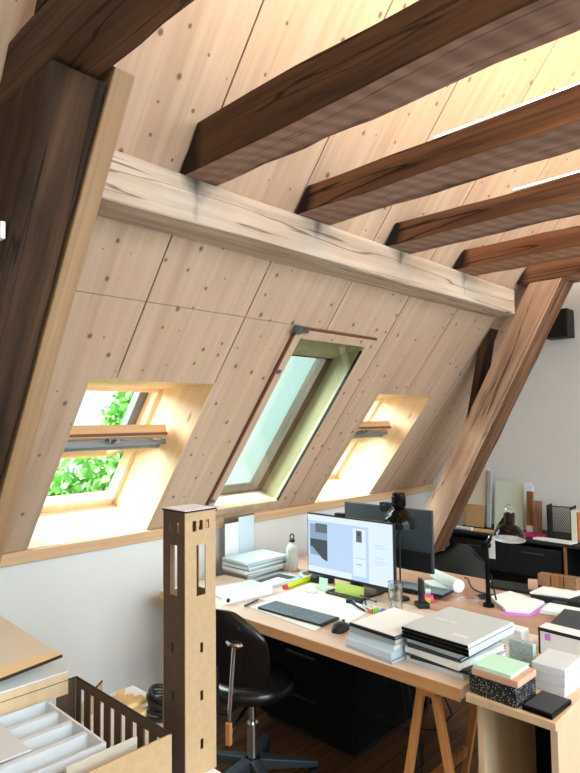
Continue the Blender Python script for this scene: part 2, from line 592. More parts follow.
# far slope of the roof, with the skylight openings left out
om = MB()
oxs, oas = [XL, -0.4, 2.4, 2.5, 4.4, XR], [0, 0.9, 2.4, RIDGE_A]
for i in range(len(oxs) - 1):
    for j in range(3):
        if j == 1 and i in (1, 3): continue
        om.box(oxs[i], oas[j], -0.05, oxs[i + 1], oas[j + 1], 0)
o = struct('ceiling_opposite', om, 'spruce', smooth=0)
o.matrix_world = Matrix.Translation((0, -4.2, Z0)) @ Matrix.Rotation(SA, 4, 'X')

# the boarded slope with its skylight openings
joints = [0.20, 0.74, 1.285, 1.802, 2.367, 2.895, 3.45, 3.99, 4.53]
HJ = 1.316
xs = sorted({XL, XR, *joints, *[w[k] for w in WIN.values() for k in (0, 1)]})
cm = MB()
G = 0.0034
for i in range(len(xs) - 1):
    x0, x1 = xs[i], xs[i + 1]
    cx = (x0 + x1) / 2
    lows = [0.0]
    w = [q for q in WIN.values() if q[0] < cx < q[1]]
    g0 = G if x0 in joints else 0
    g1 = G if x1 in joints else 0
    if w:
        if w[0][2] > 0: cm.box(x0, 0, -0.02, x1, w[0][2], 0)
        if w[0][3] < HJ - 0.01: cm.box(x0 + g0, w[0][3], -0.02, x1 - g1, HJ - (G if x1 < 2.2 else 0), 0)
    else:
        cm.box(x0 + (g0 if x0 != 1.802 and x0 != 1.285 else G), 0, -0.02, x1 - g1, HJ - (G if x1 < 2.2 else 0), 0)
    cm.box(x0 + g0, HJ, -0.02, x1 - g1, RIDGE_A, 0)
    # dark backing behind the joints
    if w:
        cm.box(x0, w[0][3] + 0.03, -0.06, x1, RIDGE_A, -0.03, 1)
    else:
        wl = any(abs(x0 - q[1]) < 1e-6 for q in WIN.values())
        wr = any(abs(x1 - q[0]) < 1e-6 for q in WIN.values())
        cm.box(x0 + (0.012 if wl else 0), -0.1, -0.06, x1 - (0.012 if wr else 0), RIDGE_A, -0.03, 1)
ceil = struct('ceiling', cm, ['spruce', 'gap'], smooth=0)
ceil.matrix_world = SLOPE

# the sill board along the foot of the slope
tm = MB().box(XL, Y0 - 0.022, Z0 - 0.058, XR, Y0 + 0.14, Z0 - 0.002)
o = struct('trim_1', tm, 'spruce_x', smooth=0, bevel=0.003)


def make_window(n):
    x0, x1, a0, a1 = WIN[n]
    w = x1 - x0
    root = bpy.data.objects.new('window_%d' % n, None)
    COL.objects.link(root)
    root.matrix_world = SLOPE @ Matrix.Translation((x0, 0, 0))
    root['kind'] = 'structure'
    D = -0.33 if n != 2 else -0.20
    tb = a1 - (0.257 if n != 2 else 0.27)   # level head
    bb = a0 - (0.118 if n != 2 else 0.05)                        # rising sill
    T = 0.022
    rm = MB()
    side = [(a0, -0.0005), (a1, -0.0005), (tb, D), (bb, D)]
    rm.prism(side, -T, 0.001, 0)
    rm.prism(side, w - 0.001, w + T, 0)
    rm.prism([(a1, -0.0005), (a1 + T, -0.0205), (tb + T, D), (tb, D)], -T, w + T, 0)
    obj('sill', MB().prism([(a0, -0.0005), (bb, D), (bb - T, D), (a0 - T, -0.03)], 0.0012, w - 0.0012, 0), 'sill', root, smooth=0)
    obj('lining', rm, 'reveal' if n != 2 else 'reveal_olive', root, smooth=0)
    # outer frame
    fm = MB()
    F = 0.045 if n != 2 else 0.018
    fm.box(-0.03, bb - 0.03, D - 0.07, F * 0.55, tb + 0.03, D)
    fm.box(w - F * 0.55, bb - 0.03, D - 0.07, w + 0.03, tb + 0.03, D)
    fm.box(0, tb - F * 0.6, D - 0.07, w, tb + 0.03, D)
    fm.box(0, bb - 0.03, D - 0.07, w, bb + F, D)
    if n == 2:
        fm.box(w - 0.062, bb + F, D - 0.07, w - F * .55, tb - F * .6, D + 0.006)
    obj('window_frame', fm, 'reveal' if n != 2 else 'frame_dark', root, smooth=0, bevel=0.002)
    zm = MB()
    zm.box(-0.05, bb - 0.05, D - 0.11, -0.005, tb + 0.05, D - 0.0705)
    zm.box(w + 0.005, bb - 0.05, D - 0.11, w + 0.05, tb + 0.05, D - 0.0705)
    if n != 2: zm.box(w - 0.075, bb + 0.42, D - 0.12, w - 0.005, tb, D - 0.0705)
    zm.box(-0.005, tb + 0.0, D - 0.11, w + 0.005, tb + 0.05, D - 0.0705)
    obj('flashing', zm, 'zinc', root, smooth=0)
    if n != 2:
        pa, half = 0.335, 0.292
        piv = MB()
        sw0, sw1 = 0.03, w - 0.03
        sm = MB()
        sm.box(sw0, half - 0.055, -0.03, sw1, half + 0.005, 0.03)          # top rail
        sm.box(sw0, -half, -0.03, sw1, -half + 0.06, 0.02)
        sm.box(sw0, -half + 0.06, -0.03, sw0 + 0.05, half - 0.055, 0.02)
        sm.box(sw1 - 0.05, -half + 0.06, -0.03, sw1, half - 0.055, 0.02)
        s = obj('sash', sm, 'sash', root, loc=(0, pa, D), rot=(R(39.3), 0, 0), smooth=0, bevel=0.002)
        obj('sash_glass', MB().box(sw0 + 0.05, -half + 0.06, -0.008, sw1 - 0.05, half - 0.055, 0.0), 'skyglass', s, smooth=0)
        hm = MB()
        hm.box(sw0 - 0.005, half - 0.068, 0.031, sw1 + 0.03, half - 0.057, 0.06)
        hm.box(sw0 + 0.02, half - 0.10, 0.026, sw1 - 0.03, half - 0.068, 0.034)
        obj('vent_flap', hm, 'greymetal', s, smooth=0, bevel=0.002)
        obj('handle_bar', MB().cyl((sw0 - 0.005, half - 0.108, 0.05), (sw1 - 0.002, half - 0.108, 0.05), 0.021, seg=18)
            .cyl((sw1 - 0.002, half - 0.108, 0.05), (sw1 + 0.012, half - 0.108, 0.05), 0.0225, seg=18), 'greymetal', s)
        lm = MB()
        cx = w * 0.52
        lm.box(cx - 0.045, half - 0.05, 0.03, cx + 0.05, half - 0.012, 0.037)
        lm.box(cx - 0.01, half - 0.06, 0.037, cx + 0.012, half - 0.005, 0.05)
        lm.cyl((cx - 0.03, half - 0.03, 0.037), (cx - 0.03, half - 0.03, 0.046), 0.008)
        lm.cyl((cx + 0.035, half - 0.03, 0.037), (cx + 0.035, half - 0.03, 0.046), 0.008)
        obj('latch', lm, 'greymetal', s)
        obj('stay', MB().box(w - 0.09, half - 0.05, 0.03, w - 0.045, half - 0.035, 0.042), 'alu', s, smooth=0)
        obj('sash_seal', MB().box(sw0, half + 0.0052, 0.012, sw1, half + 0.009, 0.026), 'rubber', s, smooth=0)
    else:
        fm = MB()
        obj('fixed_glass', MB().box(F * .55, bb + F, D - 0.04, w - 0.063, tb - F * .6, D - 0.03), 'skyglass', root, smooth=0)
        # inner casement, flush in the slope boarding
        g, fw_ = 0.012, 0.05
        c0, c1, d0, d1 = g, w - g, a0 + g, a1 - g
        cm_ = MB()
        cm_.box(c0, d0, -0.022, c0 + fw_, d1, 0.014)
        cm_.box(c1 - fw_ - 0.014, d0, -0.022, c1, d1, 0.014)
        cm_.box(c0 + fw_, d0, -0.022, c1 - fw_ - 0.014, d0 + fw_, 0.014)
        cm_.box(c0 + fw_, d1 - fw_, -0.022, c1 - fw_ - 0.014, d1, 0.014)
        cs = obj('casement', cm_, 'spruce', root, smooth=0, bevel=0.003)
        obj('pane', MB().box(c0 + fw_, d0 + fw_, -0.006, c1 - fw_ - 0.014, d1 - fw_, -0.002), 'glass', cs, smooth=0)
        obj('glazing_seal', MB().box(c1 - fw_ - 0.022, d0 + fw_, -0.0018, c1 - fw_ - 0.0142, d1 - fw_ - 0.03, 0.0135), 'matte_black', cs, smooth=0)
        sm = MB()
        sm.box(0, a0, -0.004, g, a1, 0.016)
        sm.box(g, a1 - g, -0.004, w, a1, 0.010)
        sm.box(w - g, a0, -0.004, w, a1 - g, 0.004)
        obj('edge_seal', sm, 'rubber', root, smooth=0)
        km = MB()
        km.box(-0.02, a1 - 0.03, 0.016, 0.03, a1 + 0.012, 0.03)
        km.cyl((-0.005, a1 - 0.01, 0.03), (-0.005, a1 - 0.01, 0.045), 0.018)
        km.box(0.02, a1 - 0.022, 0.018, 0.085, a1 - 0.006, 0.026)
        obj('latch', km, 'zinc', root)
        for a in (a0 + 0.13, a1 - 0.27):
            obj('hinge', MB().box(-0.004, a, 0.016, 0.036, a + 0.02, 0.022), 'zinc', root, smooth=0)
    return root


for n in WIN: make_window(n)


# ------------------------------------------------------------------ old timbers
def timber(L, w, h, seed=0, rough=0.006, sh0=0.0, sh1=0.0, step=0.09, bow=0.0):
    """hand-hewn beam along local X: y in -w/2..w/2, z in 0..h, ends sheared by sh per unit z"""
    k = 5
    c = min(w, h) * 0.03
    ring = []
    for i in range(k): ring.append((-w / 2 + c + (w - 2 * c) * i / (k - 1), 0))
    for i in range(k): ring.append((w / 2, c + (h - 2 * c) * i / (k - 1)))
    for i in range(k): ring.append((w / 2 - c - (w - 2 * c) * i / (k - 1), h))
    for i in range(k): ring.append((-w / 2, h - c - (h - 2 * c) * i / (k - 1)))
    n = max(3, int(L / step))
    vs, fs = [], []
    m_ = len(ring)
    for s in range(n + 1):
        t = s / n
        for (y, z) in ring:
            x = t * L + z * (sh0 * (1 - t) + sh1 * t)
            q = Vector((x * 2.2 + seed * 7.3, y * 9, z * 9))
            e = noise.noise(q) * rough
            e2 = noise.noise(q * 2.7 + Vector((5, 3, 1))) * rough * 0.6
            vs.append((x, y + (e + e2) * (1 if y > 0 else -1) * (1.2 if abs(y) > w * .4 else .3),
                       z + (e - e2) * (1.2 if (z < h * .1 or z > h * .9) else .3) + bow * math.sin(math.pi * t)))
    for s in range(n):
        for i in range(m_):
            j = (i + 1) % m_
            fs.append((s * m_ + i, s * m_ + j, (s + 1) * m_ + j, (s + 1) * m_ + i)[::-1])
    fs.append(tuple(range(m_)))
    fs.append(tuple(range(n * m_, (n + 1) * m_))[::-1])
    b = MB()
    b.add(vs, [f[::-1] for f in fs])
    for s in range(n):
        for i in range(k - 1): b.mi[s * m_ + i] = 1
    return b


def lay(o, origin, xdir, ydir):
    x = Vector(xdir).normalized()
    y = Vector(ydir).normalized()
    z = x.cross(y)
    mt = Matrix.Identity(4)
    for i in range(3):
        mt[i][0], mt[i][1], mt[i][2] = x[i], y[i], z[i]
    mt.translation = origin
    o.matrix_world = mt
    return o


def clear_of_slope(o, gap=0.002):
    # scribe a timber to the boarding: nothing of it reaches behind the boards
    bpy.context.view_layer.update()
    mw, inv = o.matrix_world, o.matrix_world.inverted()
    n_ = Vector((0, -SN, -CS))
    for v in o.data.vertices:
        q = mw @ v.co
        d_ = (q - Vector((0, Y0, Z0))).dot(n_)
        if d_ < gap:
            v.co = inv @ (q + n_ * (gap - d_))


def slope_y(z):
    return Y0 - (z - Z0) * CS / SN


# purlin along the slope
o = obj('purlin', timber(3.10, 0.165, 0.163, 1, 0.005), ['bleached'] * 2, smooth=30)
lay(o, (0.82, 1.7425, 2.292), (1, 0, 0), (0, 1, 0))
clear_of_slope(o)
tag(o, 'bleached horizontal roof timber running along the sloped boarding above the three skylights', 'beam')

# ceiling beams resting on the purlin
def ceiling_beam(x0, x1, z0, z1, mtl, seed, label, led=False, end=None):
    h = z1 - z0
    yb, yt = slope_y(z0) - 0.012, slope_y(z1) - 0.012
    L = yb + 3.0
    b = timber(L, x1 - x0, h, seed, 0.007, 0, (yt - yb) / h)
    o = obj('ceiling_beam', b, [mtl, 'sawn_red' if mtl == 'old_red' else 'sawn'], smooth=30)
    lay(o, ((x0 + x1) / 2, yb - L, z0), (0, 1, 0), (-1, 0, 0))
    tag(o, label, 'beam', 'old ceiling beams resting on the purlin')
    return o


BEAMS = [
    (1.215, 1.375, 2.457, 2.606, 'old_dark', 3, 'thick dark brown ceiling beam nearest above the camera, first of the beams on the bleached timber'),
    (1.80, 2.005, 2.457, 2.562, 'old_mid', 4, 'brown ceiling beam meeting the bleached timber above the closed middle skylight'),
    (2.45, 2.66, 2.457, 2.556, 'old_mid', 5, 'brown ceiling beam meeting the bleached timber right of the middle skylight'),
    (3.13, 3.36, 2.457, 2.560, 'old_red', 6, 'reddish cracked ceiling beam, next to the one resting on the right strut'),
    (3.95, 4.19, 2.500, 2.63, 'old_red', 8, 'reddish ceiling beam resting on top of the right slanted strut'),
]
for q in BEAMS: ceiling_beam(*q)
# very dark ends where the beams meet the boarding
# strips on the second and third beams; the rest added to light the boarding
for (x, ztop, lab) in ((0.66, 2.612, 'thin white light strip added out of view on top of the dark tie beam at the upper left'),
                       (1.345, 2.618, 'thin white light strip added out of view on top of the first, thickest ceiling beam'),
                       (1.86, 2.571, 'thin white light strip on top of the second ceiling beam'),
                       (2.52, 2.566, 'thin white light strip on top of the third ceiling beam'),
                       (3.325, 2.573, 'thin white light strip added out of view on top of the reddish cracked ceiling beam')):
    t = thing('light_strip', lab, 'light strip', (x, 0, ztop), 0, 'light strips on the ceiling beams')
    obj('profile', MB().box(-0.02, -2.6, 0, 0.02, 1.05, 0.012), 'alu', t, smooth=0)
    obj('diffuser', MB().box(-0.018, -2.6, 0.0122, 0.018, 1.05, 0.02), 'led', t, smooth=0)
    la = area('strip_light', (0, -0.95, 0.03), (0, 0, 1), 0.03, 2.6, 38, (1.0, 0.72, 0.30))
    la.parent = t

# tie beam over the left truss
o = obj('tie_beam', timber(4.5, 0.125, 0.146, 11, 0.006, 0, -CS / SN), ['old_black', 'old_dark'], smooth=30)  # underside painted browner as if lit, sides kept blackish
lay(o, (0.6625, slope_y(2.454) - 0.012 - 4.5, 2.456), (0, 1, 0), (-1, 0, 0))
tag(o, 'dark old tie beam crossing over the top of the left strut', 'beam')

# left strut (blackish) + new board beside it
A1 = R(58.4)
dirL = Vector((0, -math.cos(A1), math.sin(A1)))
pU = Vector((0, 1.294, 2.482))


def on_strut(z):
    return pU + dirL * ((z - 2.482) / math.sin(A1))


p = on_strut(0.62)
Ls = (2.44 - 0.62) / math.sin(A1)
o = obj('slanted_strut', timber(Ls, 0.14, 0.32, 12, 0.008, 0, -1 / math.tan(A1)), ['old_black'] * 2, smooth=30)
lay(o, (0.662, p.y, p.z), dirL, (1, 0, 0))
tag(o, 'nearly black old slanted strut at the left edge of the photo', 'strut')
p = on_strut(0.70)
o = obj('fir_board', MB().box(0, -0.029, -0.003, (2.478 - 0.70) / math.sin(A1), 0.029, 0.16), 'pale_board', smooth=0, bevel=0.004)
lay(o, (0.771, p.y, p.z), dirL, (1, 0, 0))
tag(o, 'new pale fir timber fixed along the side of the dark left strut', 'board')
p = on_strut(2.615)
o = obj('rafter', timber(1.15, 0.12, 0.20, 13, 0.008, -1 / math.tan(A1), 0), ['old_black'] * 2, smooth=30)
lay(o, (0.6625, p.y, p.z), dirL, (1, 0, 0))
clear_of_slope(o)
tag(o, 'dark old rafter rising beyond the tie beam in the upper left corner', 'rafter')

# right strut
A2 = R(62.0)
dirR = Vector((0, -math.cos(A2), math.sin(A2)))
k2 = 1 / math.tan(A2)
z_b = 0.25
p = Vector((0, 2.308, 0.713)) + dirR * ((z_b - 0.713) / math.sin(A2))
o = obj('slanted_strut', timber((2.492 - z_b) / math.sin(A2)  , 0.222, 0.184, 14, 0.006, -k2, -k2), ['strut_wood', 'old_mid'], smooth=30)  # darker timber on the underside paints in its shade
lay(o, (4.06, p.y, p.z), dirR, (1, 0, 0))
tag(o, 'light brown old slanted strut standing at the right end of the sloped boarding', 'strut')
o = obj('post', timber(1.27, 0.13, 0.055, 15, 0.004), ['old_dark'] * 2, smooth=30)
lay(o, (4.067, 2.155, 1.0), (0, -0.213, 0.977), (1, 0, 0))
clear_of_slope(o)
tag(o, 'short dark brown post between the sloped boarding and the right strut', 'post')

o = obj('sole_block', MB().box(3.93, 2.50, 0, 4.18, 2.79, 0.246), 'strut_wood', smooth=0, bevel=0.004)
tag(o, 'squat timber block on the floor carrying the foot of the right strut', 'block')
o = obj('socket_box', MB().box(-0.012, -0.014, -0.022, 0, 0.014, 0.022).box(-0.015, -0.007, -0.012, -0.0122, 0.007, 0.012), 'white', loc=(0.584, on_strut(2.09).y + 0.03, 2.09), smooth=0, bevel=0.002)
tag(o, 'small white socket box fixed to the dark left strut at the photo edge', 'socket')

# ------------------------------------------------------------------ desks
D = 0.74


def slab(x0, y0, x1, y1, z0, z1, o):
    return MB().box(x0 - o[0], y0 - o[1], z0 - o[2], x1 - o[0], y1 - o[1], z1 - o[2])


def desk(name, label, x0, x1, y0, y1, mtl):
    t = thing(name, label, 'desk', ((x0 + x1) / 2, (y0 + y1) / 2, 0))
    hx, hy = (x1 - x0) / 2, (y1 - y0) / 2
    obj('tabletop', MB().box(-hx, -hy, D - 0.036, hx, hy, D), mtl, t, smooth=0, bevel=0.002)
    obj('front_edge', MB().box(-hx - 0.006, -hy, D - 0.04, -hx - 0.0002, hy, D - 0.0005), 'desk_edge', t, smooth=0)
    return t


desk('desk', 'light birch topped desk with keyboard and lit monitor, seat side towards the tower', 1.786, 2.424, 0.972, 2.64, 'desk')
desk('desk', 'reddish brown topped desk behind the lit monitor, pushed back to back with the birch one', 2.432, 3.07, 0.70, 2.64, 'desk_red')


def trestle(label, x, y):
    t = thing('trestle', label, 'trestle', (x, y, 0), 0, 'wooden trestles under the desks')
    obj('top_rail', MB().box(-0.27, -0.032, D - 0.085, 0.27, 0.032, D - 0.037), 'trestle', t, smooth=0, bevel=0.002)
    for sx in (-0.24, 0.24):
        for s in (-1, 1):
            b = MB()
            b.prism([(s * 0.016, D - 0.086), (s * 0.042, D - 0.086), (s * 0.168, 0.001), (s * 0.142, 0.001)], sx - 0.013, sx + 0.013, 0)
            obj('leg', b, 'trestle', t, smooth=0, bevel=0.002)
    for s in (-1, 1):
        obj('stretcher', MB().box(-0.222, s * 0.113 - 0.008, 0.22, 0.222, s * 0.113 + 0.008, 0.26), 'trestle', t, smooth=0)
    return t


trestle('wooden trestle under the near right end of the birch desk', 2.10, 1.135)
trestle('wooden trestle under the near end of the reddish desk', 2.76, 1.14)
t = thing('drawer_pedestal', 'black drawer pedestal in the dark under the far half of the desks', 'pedestal', (2.28, 2.08, 0))
obj('body', MB().box(0.02, -0.28, 0.03, 0.72, 0.36, D - 0.0405), 'near_black', t, smooth=0, bevel=0.003)
obj('foot_plate', MB().box(0.04, -0.26, 0.0, 0.70, 0.34, 0.0298), 'black', t, smooth=0)
for k in range(3):
    dr = obj('drawer', MB().box(0.0, -0.275, 0.05 + 0.21 * k, 0.0198, 0.355, 0.25 + 0.21 * k), 'near_black', t, smooth=0, bevel=0.002)
    obj('handle', MB().box(-0.012, -0.06, 0.20 + 0.21 * k, -0.0002, 0.14, 0.212 + 0.21 * k), 'black', dr, smooth=0)

# plywood box at the end of the desk
t = thing('plywood_box', 'open pale plywood box standing at the right end of the birch desk', 'box', (1.83, 0.815, 0))
obj('side_panel', MB().box(0, 0.105, 0, 0.55, 0.125, 0.715), 'ply', t, smooth=0)
obj('side_panel', MB().box(0, -0.125, 0, 0.55, -0.105, 0.715), 'ply', t, smooth=0)
obj('back_panel', MB().box(0.40, -0.105, 0, 0.42, 0.105, 0.715), 'near_black', t, smooth=0)  # black inner panels paint in the shade inside the box
obj('bottom_panel', MB().box(0, -0.105, 0.02, 0.40, 0.105, 0.04), 'near_black', t, smooth=0)
obj('top_board', MB().box(-0.065, -0.145, 0.7155, 0.57, 0.13, 0.7395), 'ply', t, smooth=0, bevel=0.0015)



# ------------------------------------------------------------------ things on the birch desk
def flat(name, label, cat, poly, z0, z1, mtl, group=None, bevel=0.0):
    """a flat sheet, board or block given by its outline on the desk"""
    cx = sum(p[0] for p in poly) / len(poly)
    cy = sum(p[1] for p in poly) / len(poly)
    b = MB().prism([(p[0] - cx, p[1] - cy) for p in poly], 0, z1 - z0)
    o = obj(name, b, mtl, loc=(cx, cy, z0), smooth=0, bevel=bevel)
    return tag(o, label, cat, group)


def rect(cx, cy, w, d, rz=0.0):
    c, s_ = math.cos(R(rz)), math.sin(R(rz))
    return [(cx + x * c - y * s_, cy + x * s_ + y * c) for x, y in ((-w / 2, -d / 2), (w / 2, -d / 2), (w / 2, d / 2), (-w / 2, d / 2))]


def book(name, label, cat, cx, cy, w, d, rz, z0, h, cover, pages='paper', group=None):
    t = thing(name, label, cat, (cx, cy, z0), R(rz), group)
    c = min(0.003, h * 0.2)
    b = MB().box(-w / 2, -d / 2, 0, w / 2, d / 2, c).box(-w / 2, -d / 2, h - c, w / 2, d / 2, h)
    b.box(-w / 2, -d / 2, c, -w / 2 + c, d / 2, h - c)
    obj('cover', b, cover, t, smooth=0)
    obj('pages', MB().box(-w / 2 + c * 1.2, -d / 2 + 0.004, c + .0002, w / 2 - 0.004, d / 2 - 0.004, h - c - .0002), pages, t, smooth=0)
    return t


def monitor(name, label, cx, cy, z0, z1, w, face, back_mat='black'):
    """face = -1: screen looks towards -x"""
    t = thing(name, label, 'monitor', (cx, cy, D))
    a, b_ = z0 - D, z1 - D
    th = 0.018
    f = face
    hb = MB().box(0, -w / 2, a, -f * th, w / 2, b_)
    obj('housing', hb, back_mat, t, smooth=0, bevel=0.003)
    bz = 0.007
    scr = obj('screen', MB().box(f * 0.0022, -w / 2 + bz, a + bz + 0.008, f * 0.0003, w / 2 - bz, b_ - bz), 'screen' if f < 0 else 'gloss_black', t, smooth=0)
    sb = MB()
    sb.box(-f * (th + 0.001), -0.035, a + 0.06, -f * (th + 0.055), 0.035, a + 0.20)
    sb.box(-f * (th + 0.03), -0.03, 0.012, -f * (th + 0.06), 0.03, a + 0.12)
    obj('stand_column', sb, 'black', t, smooth=0, bevel=0.004)
    obj('stand_foot', MB().box(f * 0.05, -0.11, 0.0005, -f * 0.15, 0.11, 0.0115), 'black', t, smooth=0, bevel=0.003)
    return t, scr


MX, MY = 2.352, 1.868
mt_, scr = monitor('monitor', 'lit computer monitor with pale blue screen on the birch desk', MX, MY, 0.805, 1.118, 0.54, -1)
obj('webcam', MB().box(-0.004, 0.03, 0.3785, 0.024, 0.082, 0.393).box(0.02, 0.035, 0.36, 0.03, 0.077, 0.388), 'matte_black', mt_, smooth=0, bevel=0.002)


def on_screen(name, u0, v0, u1, v1, mtl, lift):
    """u from left (0) to right (1), v from top (0) down, of the screen"""
    w, zt, zb = 0.526, 1.111 - D, 0.82 - D
    y0_, y1_ = 0.263 - u0 * w, 0.263 - u1 * w
    return obj(name, MB().box(-0.0022 - lift, y1_, zt - v1 * (zt - zb), -0.0022 - lift + 0.0002, y0_, zt - v0 * (zt - zb)), mtl, scr, smooth=0)


on_screen('window_bar', 0.0, 0.0, 1.0, 0.10, 'screen_w', 0.0005)
on_screen('document_panel', 0.74, 0.10, 1.0, 1.0, 'screen_w', 0.0006)
on_screen('tool_panel', 0.56, 0.14, 0.71, 0.92, 'screen_w', 0.0007)
on_screen('thumbnail', 0.60, 0.17, 0.665, 0.36, 'screen_g', 0.001)
on_screen('thumbnail', 0.615, 0.20, 0.65, 0.25, 'screen_d', 0.0013)
on_screen('status_bar', 0.0, 0.90, 0.54, 1.0, 'screen_w', 0.0008)
on_screen('photo_window', 0.03, 0.16, 0.25, 0.70, 'screen_m', 0.0009)
on_screen('photo_window', 0.03, 0.42, 0.25, 0.56, 'screen_d', 0.0012)
on_screen('photo_window', 0.10, 0.14, 0.25, 0.30, 'screen_g', 0.0012)
w_, zt_, zb_ = 0.526, 1.111 - D, 0.82 - D
pm = MB().prism([(0.263 - u * w_, zt_ - v * (zt_ - zb_)) for u, v in ((0.06, 0.56), (0.25, 0.56), (0.25, 0.78), (0.19, 0.75))], -0.0040, -0.0037, 0)
obj('photo_window', pm, 'screen_d', scr, smooth=0)
for i, v in enumerate((0.36, 0.40, 0.56, 0.62, 0.66)):
    on_screen('text_line', 0.80, v, 0.80 + 0.10 + 0.03 * (i % 2), v + 0.012, 'screen', 0.0011)
on_screen('text_line', 0.60, 0.72, 0.66, 0.735, 'screen_m', 0.0011)
on_screen('divider_line', 0.585, 0.62, 0.695, 0.627, 'screen_m', 0.0011)

# second monitor, seen from behind
m2, s2 = monitor('monitor', 'dark monitor seen from behind, facing away on the reddish desk', 2.66, 1.845, 0.835, 1.145, 0.55, 1, 'darkgrey')
obj('back_cover', MB().box(-0.0185, -0.274, 0.10, -0.030, 0.274, 0.20), 'black', m2, smooth=0, bevel=0.003)
obj('webcam', MB().box(-0.022, -0.03, 0.4055, 0.012, 0.035, 0.422).cyl((-0.02, 0.0, 0.40), (-0.045, 0.0, 0.395), 0.018), 'matte_black', m2)

# keyboard
t = thing('keyboard', 'slim slate grey keyboard lying on the birch desk edge side', 'keyboard', (1.966, 1.853, D + 0.0045), R(2))
obj('body', MB().prism([(-0.062, 0), (0.062, 0), (0.062, 0.016), (-0.062, 0.008)], -0.205, 0.205, 1).xf(Matrix.Identity(4)) if False else
    MB().box(-0.062, -0.186, 0, 0.062, 0.186, 0.010), 'black', t, smooth=0, bevel=0.002)
kb = MB()
for r_ in range(6):
    x = 0.050 - r_ * 0.0195
    n_ = 20
    k = 0
    while k < n_:
        span = 6 if (r_ == 5 and k == 4) else 1
        y0_ = 0.180 - k * 0.018
        kb.box(x - 0.0148, y0_ - 0.018 * span + 0.0048, 0.0101, x, y0_, 0.0135)
        k += span
obj('keys', kb, 'key', t, smooth=0)

# mouse
t = thing('mouse', 'black computer mouse beside the keyboard', 'mouse', (1.952, 1.595, D + 0.0005), R(14))
mb = MB()
prof_ = []
nx, ny = 12, 10
for i in range(nx + 1):
    u = i / nx
    x = -0.055 + 0.11 * u
    wv = 0.031 * (math.sin(math.pi * min(max(u * .92 + .04, 0), 1))) ** 0.35
    hv = 0.036 * (math.sin(math.pi * (u * .86 + .07))) ** 0.55 * (1.1 - 0.45 * u)
    for j in range(ny + 1):
        a = math.pi * j / ny
        prof_.append((x, wv * math.cos(a), max(0, hv * math.sin(a) ** 0.7 if j not in (0, ny) else 0)))
fs_ = []
for i in range(nx):
    for j in range(ny):
        q = i * (ny + 1) + j
        fs_.append((q, q + ny + 1, q + ny + 2, q + 1))
fs_.append(tuple(range(ny + 1)))
fs_.append(tuple(range(nx * (ny + 1), (nx + 1) * (ny + 1)))[::-1])
mb.add(prof_, [f[::-1] for f in fs_])
obj('body', mb, 'black', t, smooth=60)
obj('scroll_wheel', MB().cyl((0.025, -0.004, 0.026), (0.025, 0.004, 0.026), 0.008), 'darkgrey', t)

# big white sheets under and beyond the keyboard
flat('paper_sheet', 'large white paper sheet lying between keyboard and monitor', 'paper',
     [(2.03, 1.62), (2.30, 1.665), (2.235, 2.13), (2.02, 2.15)], D + 0.0005, D + 0.0022, 'paper')
flat('paper_sheet', 'white paper sheet spread beneath the keyboard, reaching the yellow marker', 'paper',
     [(1.86, 1.66), (2.06, 1.70), (2.20, 2.12), (1.90, 2.09)], D + 0.0024, D + 0.0040, 'paper')

# pen, marker
t = thing('pen', 'dark ballpoint pen lying between binder and keyboard', 'pen', (1.945, 2.125, D + 0.006), R(14))
obj('barrel', MB().cyl((-0.062, 0, 0), (0.04, 0, 0), 0.0048, seg=10).cyl((0.04, 0, 0), (0.062, 0, 0), 0.0048, 0.001, 10), 'darkgrey', t)
obj('clip', MB().box(-0.06, -0.0015, 0.0045, -0.015, 0.0015, 0.007), 'chrome', t, smooth=0)
t = thing('marker_pen', 'fluorescent yellow marker with a red tip left of the monitor', 'marker', (2.335, 2.185, D + 0.012), R(4))
obj('barrel', MB().cyl((-0.10, 0, 0), (0.11, 0, 0), 0.0115, seg=14), 'yellow', t)
obj('end_cap', MB().cyl((-0.125, 0, 0), (-0.1002, 0, 0), 0.010, 0.0117, seg=14), 'red', t)
obj('clip', MB().box(0.02, -0.004, 0.0118, 0.1, 0.004, 0.015), 'yellow', t, smooth=0)

# bottle
t = thing('water_bottle', 'white metal water bottle with black ring stopper by the knee wall', 'bottle', (2.53, 2.42, D + 0.0005))
obj('body', MB().lathe([(0.030, 0), (0.033, 0.004), (0.033, 0.115), (0.031, 0.130), (0.022, 0.146), (0.016, 0.152), (0.016, 0.160)]), 'bottle', t, smooth=50)
obj('stopper', MB().lathe([(0.0165, 0.1605), (0.0165, 0.172), (0.012, 0.176)], seg=20), 'matte_black', t, smooth=30)
ring = [(0, 0.015 * math.cos(a), 0.190 + 0.015 * math.sin(a)) for a in [2 * math.pi * i / 20 for i in range(21)]]
obj('carry_ring', MB().tube(ring, 0.004), 'matte_black', t)

# left stack of magazines by the wall
z = D + 0.0005
labs = [('brown card folder at the bottom of the pile beside the tower', 'brown_p', 0.011, 2.36, 2.575, 3),
        ('grey magazine second from the bottom of the pile beside the tower', 'grey_p', 0.012, 2.375, 2.565, 0),
        ('thick white catalogue in the lower half of the pile beside the tower', 'paper', 0.016, 2.37, 2.57, -3),
        ('thin dark grey magazine in the middle of the pile beside the tower', 'darkgrey', 0.007, 2.38, 2.565, -1),
        ('white magazine above the dark one in the pile beside the tower', 'paper_b', 0.014, 2.37, 2.565, 2),
        ('pale grey magazine second from the top of the pile beside the tower', 'grey_p', 0.011, 2.375, 2.57, 0),
        ('pale blue magazine on top of the pile beside the tower', 'paper_b', 0.012, 2.37, 2.565, -4)]
for lab, c_, h, x, y, rz in labs:
    book('magazine', lab, 'magazine', x, y, 0.30, 0.215, rz, z, h, c_, 'paper', 'magazines piled by the knee wall')
    z += h + 0.0006
